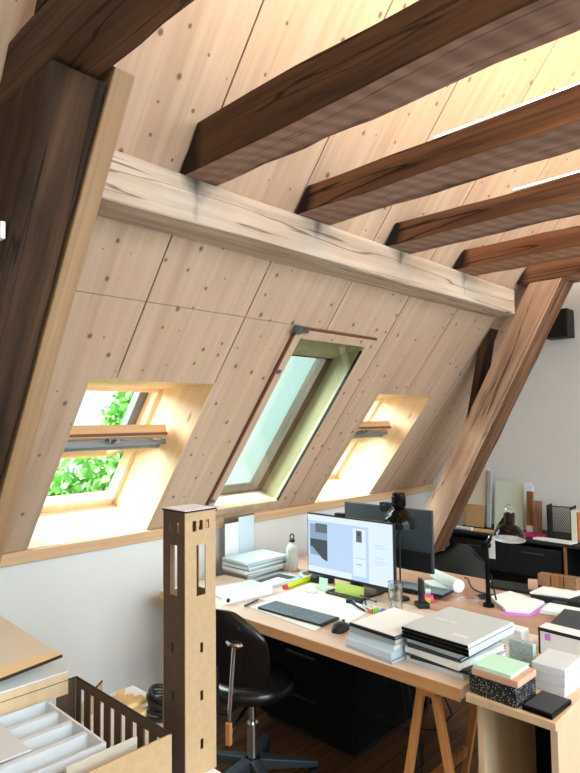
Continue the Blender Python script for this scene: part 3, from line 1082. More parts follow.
# papers leaning behind the pile
t = thing('document_holder', 'pale acrylic document holder with white sheets leaning at the knee wall', 'document holder', (2.38, 2.70, D + 0.0005))
obj('back_plate', MB().box(-0.11, 0.016, 0, 0.13, 0.02, 0.30), 'clear', t, smooth=0)
obj('sheet', MB().prism([(0.0, 0.02), (0.11, 0.02), (0.115, 0.285), (0.04, 0.29), (0.012, 0.25)][::1], 0.008, 0.0145, 1).xf(Matrix(((0, 0, 1, 0), (0, 1, 0, 0), (1, 0, 0, 0), (0, 0, 0, 1))) @ Matrix.Identity(4)) if False else
    MB().box(0.0, 0.009, 0.002, 0.122, 0.0152, 0.288), 'paper_b', t, smooth=0)
obj('sheet', MB().box(-0.105, 0.012, 0.002, -0.001, 0.0152, 0.262), 'paper', t, smooth=0)

# clear folder, white binder
t = thing('folder', 'clear plastic folder with a black and white sheet in front of the magazine pile', 'folder', (2.285, 2.35, D + 0.0005), R(4))
obj('sleeve', MB().box(-0.165, -0.11, 0, 0.165, 0.11, 0.004), 'grey_p', t, smooth=0, bevel=0.001)
obj('dark_sheet', MB().box(-0.09, -0.07, 0.0042, 0.13, 0.05, 0.0052), 'darkgrey', t, smooth=0)
obj('white_sheet', MB().box(-0.12, -0.085, 0.0054, 0.06, 0.0, 0.0066), 'paper', t, smooth=0)
obj('clip', MB().box(-0.16, -0.02, 0.0042, -0.13, 0.03, 0.011), 'alu', t, smooth=0, bevel=0.002)
t = thing('ring_binder', 'white ring binder lying flat at the far end of the birch desk', 'binder', (1.99, 2.27, D + 0.0005), R(-8))
obj('cover', MB().box(-0.145, -0.08, 0, 0.145, 0.10, 0.003).box(-0.145, -0.08, 0.032, 0.145, 0.10, 0.035).box(-0.145, -0.083, 0, 0.145, -0.08, 0.035), 'white', t, smooth=0, bevel=0.001)
obj('pages', MB().box(-0.135, -0.078, 0.0035, 0.13, 0.09, 0.0315), 'paper', t, smooth=0)
obj('finger_hole', MB().cyl((-0.115, -0.0832, 0.0175), (-0.115, -0.0842, 0.0175), 0.010), 'matte_black', t)

# laptop stand under the monitor corner, headphones
t = thing('headphones', 'grey and black headphones lying behind the left corner of the lit monitor', 'headphones', (2.505, 2.215, D + 0.0005), R(20))
arc = [(0.085 * math.cos(a), 0.085 * math.sin(a), 0.014) for a in [R(-10 + 200 * i / 18) for i in range(19)]]
obj('headband', MB().tube(arc, 0.0115), 'grey_p', t)
for s_ in (-1, 1):
    obj('ear_cup', MB().lathe([(0.026, 0), (0.034, 0.006), (0.034, 0.026), (0.026, 0.034)], off=(s_ * 0.082, -0.035, 0)), 'matte_black', t)
t = thing('power_adapter', 'black adapter with knobs fixed upright behind the left monitor edge', 'adapter', (2.47, 2.10, D + 0.0005))
obj('body', MB().box(-0.02, -0.03, 0, 0.02, 0.03, 0.16), 'matte_black', t, smooth=0, bevel=0.005)
for zz in (0.10, 0.125, 0.15):
    obj('knob', MB().cyl((0, 0.0302, zz - .005), (0, 0.05, zz - .005), 0.010), 'darkgrey', t)

# sticky notes
o = obj('sticky_note', MB().box(-0.0006, -0.028, 0, 0, 0.028, 0.062), 'mint', loc=(2.329, 2.015, D + 0.002), rot=(0, R(5), 0), smooth=0)
tag(o, 'pale mint sticky note hanging below the left part of the lit monitor', 'sticky note')
o = obj('sticky_note', MB().box(-0.0006, -0.085, 0, 0, 0.085, 0.050), 'lime', loc=(2.3255, 1.845, D + 0.0125), rot=(0, R(5), R(2)), smooth=0)
tag(o, 'wide lime green sticky note hanging below the middle of the lit monitor', 'sticky note')
t = thing('mouse', 'white computer mouse lying on paper in front of the monitor', 'mouse', (2.285, 2.065, D + 0.0026), R(70))
obj('body', MB().lathe([(0.001, 0.026), (0.012, 0.025), (0.022, 0.018), (0.028, 0.008), (0.028, 0.0)][::-1], mtx=Matrix.Scale(1.8, 3, (1, 0, 0)), closed=True), 'white', t, smooth=80)

# small items in front of the right half of the monitor
t = thing('card_reader', 'small black box beside the lime sticky notes', 'gadget', (2.27, 1.77, D + 0.0025), R(15))
obj('body', MB().box(-0.022, -0.036, 0, 0.022, 0.036, 0.016), 'matte_black', t, smooth=0, bevel=0.003)
obj('slot', MB().box(-0.0228, -0.025, 0.006, -0.0222, 0.025, 0.009), 'darkgrey', t, smooth=0)
pens = [((2.22, 1.71), 65, 'matte_black', 'black pen lying nearest the card reader'), ((2.25, 1.69), 40, 'darkgrey', 'dark grey pen crossing the black pens'),
        ((2.20, 1.67), 80, 'alu', 'silver pen among the black pens'), ((2.28, 1.70), 75, 'black', 'black pen furthest from the desk edge'),
        ((2.19, 1.72), 50, 'matte_black', 'black pen closest to the white sheet corner')]
for i, (p, a, c_, lab) in enumerate(pens):
    t = thing('pen', lab + ' before the monitor', 'pen', (p[0], p[1], D + 0.0075 + 0.0002 + i * 0.0096 * (1 if i else 0) * 0.9), R(a))
    obj('barrel', MB().cyl((-0.06, 0, 0), (0.05, 0, 0), 0.0045, seg=8).cyl((0.05, 0, 0), (0.066, 0, 0), 0.0045, 0.001, 8), c_, t)
    obj('clip', MB().box(-0.058, -0.0013, 0.0044, -0.02, 0.0013, 0.0066), 'chrome', t, smooth=0)
for i, (c_, nm) in enumerate((('orange', 'orange'), ('green', 'green'), ('violet', 'violet'))):
    b = MB().lathe([(0.010, 0), (0.0125, 0.004), (0.0125, 0.022), (0.008, 0.027)], seg=18)
    o = obj('glue_cap', b, c_, loc=(2.205 + 0.006 * i, 1.632 - 0.030 * i, D + 0.0005))
    tag(o, nm + ' round plastic cap among the pens left of the drinking glass', 'cap', 'coloured caps beside the pens')

# drinking glass
t = thing('drinking_glass', 'clear drinking glass standing on the birch desk under the black desk lamp', 'glass', (2.30, 1.56, D + 0.0005))
obj('tumbler', MB().lathe([(0.001, 0), (0.030, 0), (0.034, 0.13), (0.0325, 0.13), (0.0285, 0.012), (0.001, 0.010)], closed=False), 'tumbler', t, smooth=50)

# slim black lamp of the birch desk
t = thing('desk_lamp', 'black dome desk lamp on a thin stem beside the lit monitor', 'lamp', (2.467, 1.645, D + 0.0005))
obj('base', MB().lathe([(0.042, 0), (0.042, 0.008), (0.012, 0.014)], seg=28), 'matte_black', t)
obj('stem', MB().tube([(0, 0, 0.014), (0, 0, 0.20), (0, 0, 0.345)], 0.0042), 'matte_black', t)
dome = [(0.084, 0.342), (0.083, 0.360), (0.076, 0.383), (0.060, 0.405), (0.040, 0.425), (0.0265, 0.433)]
inner = [(0.0245, 0.430), (0.038, 0.420), (0.057, 0.400), (0.072, 0.380), (0.0795, 0.360), (0.081, 0.342)]
obj('lamp_shade', MB().lathe(dome + inner + [dome[0]], closed=False, seg=36), 'gloss_black', t, smooth=60)
obj('socket', MB().lathe([(0.0268, 0.4335), (0.034, 0.443), (0.034, 0.488), (0.030, 0.492), (0.030, 0.502), (0.022, 0.507)], seg=24), 'gloss_black', t, smooth=40)
obj('bulb', MB().lathe([(0.001, 0.35), (0.018, 0.355), (0.026, 0.374), (0.020, 0.396), (0.012, 0.42)], seg=18), 'white', t, smooth=60)

t = thing('phone_dock', 'black phone dock standing upright right of the drinking glass', 'gadget', (2.43, 1.508, D + 0.0005), R(-40))
obj('base', MB().box(-0.026, -0.032, 0, 0.030, 0.032, 0.022), 'matte_black', t, smooth=0, bevel=0.006)
obj('back_rest', MB().box(-0.008, -0.028, 0.0222, 0.008, 0.028, 0.125), 'black', t, smooth=0, bevel=0.004)

# middle stack
z = D + 0.0005
ST = [('grey document folder at the bottom of the pile left of the laptop', 'grey_p', 0.010, 1.95, 1.335, 0.29, 0.225, -6, 'folder', 'paper'),
      ('bluish white folder second from the bottom of the pile left of the laptop', 'paper_b', 0.022, 1.945, 1.345, 0.27, 0.215, -4, 'folder', 'paper_b'),
      ('thick pale box file in the middle of the pile left of the laptop', 'paper_b', 0.024, 1.955, 1.345, 0.26, 0.21, -3, 'folder', 'paper'),
      ('grey covered book second from the top of the pile left of the laptop', 'grey_p', 0.020, 1.955, 1.34, 0.265, 0.21, -2, 'book', 'cream_p'),
      ('dark edged notebook with white cover on top of the pile left of the laptop', 'black', 0.011, 1.955, 1.335, 0.27, 0.215, -4, 'book', 'grey_p')]
for lab, c_, h, x, y, w, d, rz, k, pg in ST:
    bk = book('book' if k == 'book' else 'document_folder', lab, k, x, y, w, d, rz, z, h, c_, pg, 'pile left of the laptop')
    z += h + 0.0006
obj('white_front', MB().box(-0.128, -0.102, 0.0112, 0.132, 0.104, 0.0122), 'paper', bk, smooth=0)

# pile under the laptop
z = D + 0.0005
LP = [('white paper folder at the bottom under the silver laptop', 'paper_b', 0.016, 2.0, 1.10, 0.29, 0.23, -4),
      ('black covered folder in the lower pile under the silver laptop', 'black', 0.012, 2.005, 1.095, 0.30, 0.22, 2),
      ('white magazine in the middle of the pile under the silver laptop', 'paper', 0.021, 1.99, 1.10, 0.28, 0.225, -7),
      ('dark grey folder right under the white loose magazine below the laptop', 'darkgrey', 0.012, 2.0, 1.105, 0.29, 0.21, -2),
      ('lilac white magazine directly below the silver laptop', 'paper_b', 0.020, 1.995, 1.105, 0.27, 0.215, -5)]
for lab, c_, h, x, y, w, d, rz in LP:
    book('document_folder', lab, 'folder', x, y, w, d, rz, z, h, c_, 'paper', 'pile under the laptop')
    z += h + 0.0006
t = thing('laptop', 'closed silver laptop lying on top of a pile near the desk corner', 'laptop', (1.997, 1.09, z), R(-3))
obj('lower_shell', MB().box(-0.153, -0.132, 0, 0.157, 0.132, 0.024), 'lid', t, smooth=0, bevel=0.003)
obj('front_bezel', MB().box(-0.158, -0.131, 0.001, -0.1532, 0.131, 0.010).box(-0.158, -0.131, 0.0125, -0.1532, 0.131, 0.0235), 'gloss_black', t, smooth=0)
obj('hinge', MB().box(0.1572, -0.11, 0.006, 0.162, 0.11, 0.030), 'black', t, smooth=0)
obj('gap_strip', MB().box(-0.150, -0.129, 0.0242, 0.154, 0.129, 0.0262), 'gloss_black', t, smooth=0)
ld = obj('lid', MB().box(-0.157, -0.132, 0.0264, 0.157, 0.132, 0.040), 'lid', t, smooth=0, bevel=0.003)
obj('lid_rim', MB().box(-0.1595, -0.131, 0.0275, -0.1572, 0.131, 0.037), 'gloss_black', t, smooth=0)
for (x, y, w, h) in ((0.0, 0.07, 0.012, 0.05), (0.0, 0.02, 0.012, 0.03), (-0.10, -0.07, 0.016, 0.06)):
    obj('lid_mark', MB().box(x - w / 2, y - h / 2, 0.0402, x + w / 2, y + h / 2, 0.0406), 'white', ld, smooth=0)

# ------------------------------------------------------------------ things on the reddish desk
t = thing('keyboard', 'dark keyboard on the reddish desk behind the lit monitor', 'keyboard', (2.625, 1.635, D + 0.0125), R(3))
obj('body', MB().box(-0.06, -0.15, 0, 0.06, 0.15, 0.012), 'black', t, smooth=0, bevel=0.002)
kb = MB()
for r_ in range(5):
    for k in range(14):
        kb.box(-0.053 + r_ * 0.0215, -0.145 + k * 0.0208, 0.0122, -0.036 + r_ * 0.0215, -0.128 + k * 0.0208, 0.0155)
obj('keys', kb, 'key', t, smooth=0)
t = thing('paper_roll', 'white roll of drawing paper on the reddish desk beside the dark keyboard', 'paper roll', (2.815, 1.60, D + 0.033), R(58))
obj('roll', MB().cyl((-0.13, 0, 0), (0.13, 0, 0), 0.032, 0.024, 22), 'paper', t)
obj('inner_hole', MB().cyl((0.1302, 0, 0), (0.1306, 0, 0), 0.012), 'grey_p', t)
obj('loose_edge', MB().box(-0.12, 0.0, -0.0318, 0.12, 0.075, -0.0300), 'paper', t, smooth=0)
t = thing('tape_dispenser', 'pink and turquoise tape roll on the reddish desk right of the phone dock', 'tape', (2.55, 1.545, D + 0.0005), R(30))
obj('base', MB().box(-0.055, -0.025, 0, 0.055, 0.025, 0.02), 'pink', t, smooth=0, bevel=0.006)
obj('roll', MB().cyl((0.01, -0.012, 0.034), (0.01, 0.012, 0.034), 0.0135, seg=20), 'mint', t)
obj('cutter', MB().box(-0.062, -0.012, 0.004, -0.0552, 0.012, 0.02), 'yellow', t, smooth=0)
cp = [(3.01, 1.60, D + 0.004)]
for i in range(1, 18):
    u = i / 17
    cp.append((3.01 - 0.22 * u + 0.04 * math.sin(u * 7), 1.60 - 0.24 * u + 0.03 * math.sin(u * 5), D + 0.004))
o = obj('cable', MB().tube(cp, 0.003), 'matte_black')
tag(o, 'thin black cable winding across the reddish desk behind the paper roll', 'cable')
t = thing('scissors', 'black handled scissors lying right of the paper roll', 'scissors', (2.72, 1.385, D + 0.004), R(-40))
for s_ in (-1, 1):
    lp = [(0.05 + 0.035 * math.cos(a), s_ * 0.016 + 0.015 * math.sin(a), 0.002) for a in [2 * math.pi * i / 18 for i in range(19)]]
    obj('handle', MB().tube(lp, 0.0045), 'matte_black', t)
obj('blades', MB().prism([(0.02, -0.006), (0.02, 0.006), (-0.10, 0.001), (-0.10, -0.001)], 0, 0.003), 'chrome', t, smooth=0)

# architect lamp
t = thing('architect_lamp', 'black jointed architect lamp standing on the reddish desk', 'lamp', (2.64, 1.285, D + 0.0005))
obj('base', MB().lathe([(0.026, 0), (0.026, 0.012), (0.014, 0.020), (0.012, 0.05)], seg=32), 'gloss_black', t, smooth=40)
obj('lower_arm', MB().tube([(0, 0, 0.05), (0, 0.003, 0.275)], 0.0105).tube([(0.016, -0.03, 0.03), (0.016, -0.008, 0.14)], 0.004), 'gloss_black', t)
obj('elbow', MB().cyl((-0.018, 0.004, 0.275), (0.018, 0.004, 0.275), 0.017), 'gloss_black', t)
ua = MB()
for dx in (-0.011, 0.011):
    ua.tube([(dx, 0.004, 0.275), (dx, -0.108, 0.438)], 0.005)
obj('upper_arm', ua, 'gloss_black', t)
sp = []
for i in range(90):
    u = i / 89
    a = u * 2 * math.pi * 16
    c0 = Vector((0, 0.0, 0.290)).lerp(Vector((0, -0.055, 0.370)), u)
    sp.append((c0.x + 0.004 * math.cos(a), c0.y + 0.003 * math.sin(a), c0.z + 0.003 * math.sin(a)))
obj('spring', MB().tube(sp, 0.0012, 5), 'chrome', t)
lp = [(0, -0.108 + 0.014 * math.cos(a), 0.455 + 0.018 * math.sin(a)) for a in [2 * math.pi * i / 20 for i in range(21)]]
obj('head_joint', MB().cyl((-0.018, -0.112, 0.436), (0.018, -0.112, 0.436), 0.016).tube(lp, 0.0022), 'chrome', t)
tilt = Matrix.Rotation(R(25), 3, Vector((-0.30, 0.95, 0))) @ Matrix.Scale(0.88, 3)
hd = [(0.080, 0.0), (0.079, 0.012), (0.072, 0.036), (0.055, 0.060), (0.034, 0.074), (0.028, 0.078), (0.028, 0.130), (0.020, 0.135)]
hi = [(0.0262, 0.076), (0.033, 0.070), (0.053, 0.057), (0.069, 0.034), (0.0755, 0.012), (0.077, 0.0)]
off = (-0.045, -0.125, 0.325)
obj('lamp_shade', MB().lathe(hd, closed=False, seg=32, off=off, mtx=tilt).lathe(hi + [hd[0]], closed=False, seg=32, off=off, mtx=tilt, mi=1), ['gloss_black', 'white'], t, smooth=60)
obj('bulb', MB().lathe([(0.001, 0.004), (0.03, 0.006), (0.055, 0.012), (0.058, 0.03), (0.02, 0.06)], seg=24, off=off, mtx=tilt), 'white', t, smooth=60)

# papers
flat('paper_pad', 'white paper pad lying right of the architect lamp on a lilac sheet', 'paper', [(2.755, 1.33), (2.605, 1.185), (2.64, 1.10), (2.84, 1.11), (2.90, 1.30)], D + 0.004, D + 0.013, 'paper')
flat('paper_sheet', 'lilac sheet peeking out below the white paper pad by the architect lamp', 'paper', [(2.56, 1.195), (2.62, 1.085), (2.85, 1.095), (2.80, 1.20)], D + 0.0005, D + 0.0036, 'lilac')
flat('tablet_case', 'black flat case lying at the rear edge of the reddish desk', 'case', rect(3.0, 1.31, 0.14, 0.26, 8), D + 0.0005, D + 0.014, 'matte_black', bevel=0.002)
t = thing('document_case', 'black document case carrying the white pad in front of the wooden cubes', 'case', (2.985, 1.06, D + 0.0005), R(5))
obj('body', MB().box(-0.12, -0.13, 0, 0.09, 0.13, 0.028), 'matte_black', t, smooth=0, bevel=0.003)
obj('clasp', MB().box(-0.1235, -0.03, 0.008, -0.1205, 0.03, 0.02), 'darkgrey', t, smooth=0)
flat('paper_pad', 'white drawing pad lying on the black document case by the wooden cubes', 'paper', [(2.86, 1.185), (2.90, 1.02), (3.05, 0.985), (3.065, 1.175)], D + 0.0293, D + 0.036, 'paper')
z = D + 0.0005
for i, (x, y, rz, c_, lab) in enumerate(((2.77, 1.005, 12, 'paper_b', 'crumpled bluish drawing sheet below the black document case'), (2.79, 1.0, 4, 'paper', 'white drawing sheet spread in front of the black document case'))):
    flat('paper_sheet', lab, 'paper', rect(x, y, 0.13, 0.17, rz), z, z + 0.004, c_)
    z += 0.0046
for k, (x, y, rz, zz) in enumerate(((3.035, 1.195, 10, 0.0), (3.055, 1.13, -6, 0.0), (3.04, 1.065, 4, 0.0))):
    pass
o = obj('wooden_cube', MB().box(-0.022, -0.022, 0, 0.022, 0.022, 0.044), 'peach', loc=(3.0, 1.225, D + 0.0148), rot=(0, 0, R(20)), smooth=0, bevel=0.002)
tag(o, 'small pale cube left of the brown wooden cubes', 'block')
xs_ = ((3.033, 1.175, 'tan', 'brown wooden cube next to the small pale cube'), (3.04, 1.115, 'walnut', 'dark brown wooden cube in the middle of the row'), (3.047, 1.055, 'tan', 'brown wooden cube at the right end of the row'))
for x, y, c_, lab in xs_:
    o = obj('wooden_cube', MB().box(-0.027, -0.028, 0, 0.027, 0.028, 0.056), c_, loc=(x, y, D + (0.0366 if y < 1.19 else 0.0148)), smooth=0, bevel=0.002)
    tag(o, lab, 'block', 'brown wooden cubes')

# magazines at the right edge
z = D + 0.0005
for c_, h, lab, rz in (('magenta', 0.010, 'magenta edged magazine at the bottom of the pile at the right edge', 4), ('paper_b', 0.012, 'pale blue magazine in the pile at the right edge', 5), ('darkgrey', 0.010, 'dark covered magazine on top of the pile at the right edge', 6)):
    book('magazine', lab, 'magazine', 2.60, 0.855, 0.27, 0.22, rz, z, h, c_, 'paper_b', 'magazines at the right edge')
    z += h + 0.0006

# ------------------------------------------------------------------ on the plywood box
B = 0.7402
o = obj('stone_sample', MB().box(-0.062, -0.078, 0, 0.062, 0.078, 0.058), 'terrazzo_b', loc=(1.84, 0.858, B), rot=(0, 0, R(-4)), smooth=0, bevel=0.001)
tag(o, 'black speckled stone block at the front left of the plywood box', 'sample')
o = obj('foam_sample', MB().box(-0.064, -0.075, 0, 0.064, 0.075, 0.020), 'peach', loc=(1.842, 0.853, B + 0.0586), rot=(0, 0, R(-2)), smooth=0, bevel=0.001)
tag(o, 'peach coloured board sample between black speckled block and mint notebook', 'sample')
book('notebook', 'mint green notebook on top of the samples on the plywood box', 'notebook', 1.845, 0.862, 0.125, 0.125, -2, B + 0.0792, 0.010, 'mint', 'paper')
t = thing('tile_sample', 'glossy dark grey tile at the front right corner of the plywood box', 'sample', (1.845, 0.724, B), R(-3))
obj('tile', MB().box(-0.068, -0.045, 0, 0.068, 0.045, 0.014), 'gloss_black', t, smooth=0, bevel=0.0015)
obj('glaze', MB().box(-0.062, -0.040, 0.0142, 0.062, 0.040, 0.0160), 'darkgrey', t, smooth=0)
o = obj('stone_sample', MB().box(-0.012, -0.042, 0, 0.012, 0.042, 0.108), 'terrazzo_g', loc=(2.03, 0.872, B), rot=(0, 0, R(-2)), smooth=0, bevel=0.001)
tag(o, 'grey speckled stone slab standing upright behind the mint notebook', 'sample')
z = B
for i, lab in enumerate(('white stone block at the bottom of the stack on the plywood box', 'white stone block in the middle of the stack on the plywood box', 'white stone block on top of the stack on the plywood box')):
    o = obj('stone_sample', MB().box(-0.075, -0.052, 0, 0.075, 0.052, 0.027), 'stone_w', loc=(2.02, 0.752 + 0.002 * i, z), rot=(0, 0, R(-4 + 2 * i)), smooth=0, bevel=0.002)
    tag(o, lab, 'sample', 'white stone blocks on the plywood box')
    z += 0.0276
t = thing('box_file', 'white box file with a small label standing behind the white stone blocks', 'box file', (2.27, 0.79, B), R(-3))
obj('case', MB().box(-0.035, -0.11, 0, 0.035, 0.11, 0.095), 'white', t, smooth=0, bevel=0.002)
obj('spine', MB().box(-0.0362, -0.11, 0.083, -0.0352, 0.11, 0.095).box(-0.0362, 0.103, 0.0, -0.0352, 0.1095, 0.083), 'matte_black', t, smooth=0)
obj('label', MB().box(-0.0368, -0.085, 0.015, -0.0364, -0.025, 0.070), 'paper', t, smooth=0)
lb = MB()
for i in range(4): lb.box(-0.0372, -0.08 + 0.012 * i, 0.022, -0.0369, -0.078 + 0.012 * i, 0.06)
obj('label_lines', lb, 'grey_p', t, smooth=0)
obj('sticker', MB().box(-0.0368, 0.065, 0.055, -0.0364, 0.085, 0.078), 'lilac', t, smooth=0)
o = obj('paper_box', MB().box(-0.03, -0.05, 0, 0.03, 0.05, 0.06), 'white', loc=(2.28, 1.015, D + 0.0005), rot=(0, 0, R(-4)), smooth=0, bevel=0.002)
tag(o, 'plain white box behind the laptop, next to the grey speckled slab', 'box')

# ------------------------------------------------------------------ office chairs
def office_chair(label, loc, rz, back_h=0.80):
    t = thing('office_chair', label, 'chair', loc, rz, None)
    seat = MB().lathe([(0.02, 0.405), (0.15, 0.405), (0.185, 0.42), (0.195, 0.445), (0.185, 0.468), (0.15, 0.480), (0.06, 0.474), (0.02, 0.472)], seg=36)
    obj('seat', seat, 'leather', t, smooth=60)
    bk = []
    n, mrows = 16, 10
    fs = []
    for layer in (0, 1):
        for j in range(mrows + 1):
            v = j / mrows
            z = 0.52 + (back_h - 0.52) * v
            half = 0.212 * (1 - max(0, (v - 0.55) / 0.45) ** 3 * 0.45) * (0.85 + 0.15 * min(1, v * 3))
            for i in range(n + 1):
                u = -1 + 2 * i / n
                y = u * half
                x = -0.215 - 0.05 * v + 0.05 * u * u - 0.012 * layer
                zz = z - (0.05 * abs(u) ** 4 * v)
                bk.append((x, y, zz))
    st = (n + 1) * (mrows + 1)
    for j in range(mrows):
        for i in range(n):
            q = j * (n + 1) + i
            fs.append((q, q + 1, q + n + 2, q + n + 1))
            fs.append((q + st, q + st + n + 1, q + st + n + 2, q + st + 1))
    for j in range(mrows):
        for i in (0, n):
            q = j * (n + 1) + i
            f = (q, q + n + 1, q + n + 1 + st, q + st)
            fs.append(f if i == 0 else f[::-1])
    for i in range(n):
        q = i
        fs.append((q, q + st, q + st + 1, q + 1))
        q = mrows * (n + 1) + i
        fs.append((q, q + 1, q + st + 1, q + st))
    b = MB().add(bk, fs)
    obj('backrest', b, 'leather', t, smooth=60)
    obj('back_bracket', MB().tube([(-0.05, 0, 0.40), (-0.18, 0, 0.385), (-0.255, 0, 0.42), (-0.268, 0, 0.60)], 0.012), 'matte_black', t)
    obj('column', MB().cyl((0, 0, 0.11), (0, 0, 0.27), 0.026, seg=20).cyl((0, 0, 0.27), (0, 0, 0.404), 0.0145, seg=18), 'chrome', t)
    obj('mechanism', MB().box(-0.09, -0.05, 0.385, 0.07, 0.05, 0.404), 'matte_black', t, smooth=0, bevel=0.004)
    for k in range(5):
        a = 2 * math.pi * k / 5 + 0.35
        ca, sa = math.cos(a), math.sin(a)
        leg = MB()
        r0, r1 = 0.03, 0.29
        pts = []
        for (r_, w, zt, zb) in ((r0, 0.026, 0.125, 0.075), (r1, 0.014, 0.082, 0.058)):
            for (s_, z) in ((-1, zb), (1, zb), (1, zt), (-1, zt)):
                pts.append((ca * r_ - sa * w * s_, sa * r_ + ca * w * s_, z))
        leg.add(pts, [(0, 1, 2, 3)[::-1], (4, 5, 6, 7), (0, 4, 5, 1)[::-1], (1, 5, 6, 2)[::-1], (2, 6, 7, 3)[::-1], (3, 7, 4, 0)[::-1]])
        lg = obj('base_arm', leg, 'darkgrey', t, smooth=0, bevel=0.004)
        cx, cy = ca * 0.275, sa * 0.275
        cb = MB()
        for s_ in (-0.017, 0.017):
            p_ = Vector((-sa, ca, 0)) * s_
            q_ = Vector((-sa, ca, 0)) * (s_ * 0.35)
            cb.cyl((cx + p_.x, cy + p_.y, 0.028), (cx + q_.x, cy + q_.y, 0.028), 0.0275, seg=18)
        obj('caster', cb, 'matte_black', lg)
    return t


ch = office_chair('black office chair with chrome lever pushed under the birch desk beside the tower', (1.845, 2.02, 0), R(14), 0.835)
obj('lever_bar', MB().tube([(-0.05, -0.03, 0.394), (-0.22, -0.07, 0.375), (-0.312, -0.10, 0.36), (-0.320, -0.105, 0.45), (-0.327, -0.135, 0.728)], 0.0085), 'chrome', ch)
obj('lever_handle', MB().lathe([(0.001, 0.0), (0.018, 0.001), (0.021, 0.009), (0.018, 0.017), (0.001, 0.018)]).xf(Matrix.Translation((-0.327, -0.135, 0.7282)) @ Matrix.Rotation(R(-14), 4, 'Z') @ Matrix.Scale(2.2, 4, (0, 1, 0))), 'chrome', ch)
obj('wooden_grip', MB().box(-0.330, -0.114, 0.345, -0.311, -0.092, 0.43), 'trestle', ch, smooth=0, bevel=0.003)
c2 = office_chair('black office chair behind the reddish desk in front of the black cabinet', (3.50, 2.03, 0), R(175), 0.75)

# grey shell chair under the reddish desk
t = thing('shell_chair', 'pale grey shell chair pushed under the reddish desk', 'chair', (2.80, 1.555, 0), R(200))
obj('seat_shell', MB().lathe([(0.01, 0.40), (0.12, 0.405), (0.19, 0.43), (0.215, 0.452), (0.208, 0.456), (0.185, 0.438), (0.12, 0.416), (0.01, 0.411)], seg=32), 'grey_p', t, smooth=60)
flat('paper_sheet', 'white paper lying on the pale grey chair under the desks', 'paper', rect(2.71, 1.53, 0.2, 0.16, 20), 0.4575, 0.460, 'paper')
for sx in (-1, 1):
    for sy in (-1, 1):
        obj('leg', MB().tube([(sx * 0.11, sy * 0.11, 0.405), (sx * 0.19, sy * 0.19, 0.0)], 0.009), 'chrome', t)

# cables and adapter hanging under the desk
def hang(label, x, y, pts, r_=0.0035):
    o = obj('cable', MB().tube([(x + a, y + b_, c) for a, b_, c in pts], r_, 6), 'matte_black')
    return tag(o, label, 'cable', None)


def loopc(dx, dy, low, n=12):
    return [(dx * u, dy * u + 0.03 * math.sin(6 * u), 0.70 - (0.70 - low) * math.sin(math.pi * u) ** 0.8) for u in [i / n for i in range(n + 1)]]


hang('black cable loop hanging under the desk, left of the other loops', 2.36, 1.735, loopc(0.02, -0.15, 0.42))
hang('black cable loop hanging lowest under the middle of the desk', 2.38, 1.72, loopc(0.04, -0.09, 0.36))
hang('black cable running from the desk underside straight to the floor', 2.34, 1.60, [(0, 0, 0.70), (0.01, -0.02, 0.45), (0.02, -0.05, 0.2), (0.06, -0.07, 0.02), (0.14, -0.05, 0.006), (0.3, 0.05, 0.006)])
hang('second black cable running to the floor beside the first', 2.35, 1.575, [(0, 0, 0.70), (0.0, -0.03, 0.45), (0.03, -0.06, 0.2), (0.02, -0.09, 0.02), (0.06, -0.13, 0.006), (0.10, -0.2, 0.006)])
t = thing('power_adapter', 'black power adapter hanging from its cable under the desk near the trestle', 'adapter', (2.30, 1.36, 0.56))
obj('body', MB().box(-0.018, -0.022, 0, 0.018, 0.022, 0.09), 'matte_black', t, smooth=0, bevel=0.004)
obj('cable', MB().tube([(0, 0, 0.0902), (0, 0, 0.143)], 0.004), 'matte_black', t)
obj('cable', MB().tube([(0, 0, -0.0002), (0.01, -0.01, -0.10), (0.03, -0.05, -0.2), (0.06, 0.03, -0.30), (0.0, 0.16, -0.32), (-0.05, 0.28, -0.28)], 0.0035), 'matte_black', t)

# ------------------------------------------------------------------ black cabinet along the end wall
CX = 4.2
t = thing('low_cabinet', 'long low black cabinet along the white end wall', 'cabinet', (CX, 1.40, 0))
obj('top_board', MB().box(-0.004, -1.0, 0.73, 0.44, 0.96, 0.75), 'matte_black', t, smooth=0, bevel=0.002)
obj('body', MB().box(0.30, -0.99, 0.04, 0.44, 0.95, 0.7298).box(0, -0.99, 0.04, 0.2998, 0.95, 0.06), 'matte_black', t, smooth=0)
for y in (-0.99, -0.5, 0.085, 0.93):
    obj('divider', MB().box(0.0, y, 0.0602, 0.2998, y + 0.018, 0.7298), 'black', t, smooth=0)
obj('divider_edge', MB().box(-0.003, 0.080, 0.06, -0.0002, 0.100, 0.7298), 'walnut', t, smooth=0)
for (y0_, y1_) in ((0.12, 0.5), (0.505, 0.925)):
    dd = obj('drawer', MB().box(0.001, y0_, 0.50, 0.016, y1_, 0.70), 'black', t, smooth=0, bevel=0.002)
    obj('handle', MB().box(-0.012, (y0_ + y1_) / 2 - 0.08, 0.655, 0.0008, (y0_ + y1_) / 2 + 0.08, 0.663), 'darkgrey', dd, smooth=0)
ZT = 0.7506


def lean(name, label, cat, y0, y1, h, th, mtl, xb=4.45, ang=7, lift=0.0, group=None):
    """board standing on the cabinet, leaning back against the end wall"""
    b = MB().box(-th, y0 - (y0 + y1) / 2, 0, 0, y1 - (y0 + y1) / 2, h)
    o = obj(name, b, mtl, loc=(xb, (y0 + y1) / 2, ZT + lift), rot=(0, R(ang), 0), smooth=0, bevel=0.001)
    return tag(o, label, cat, group)


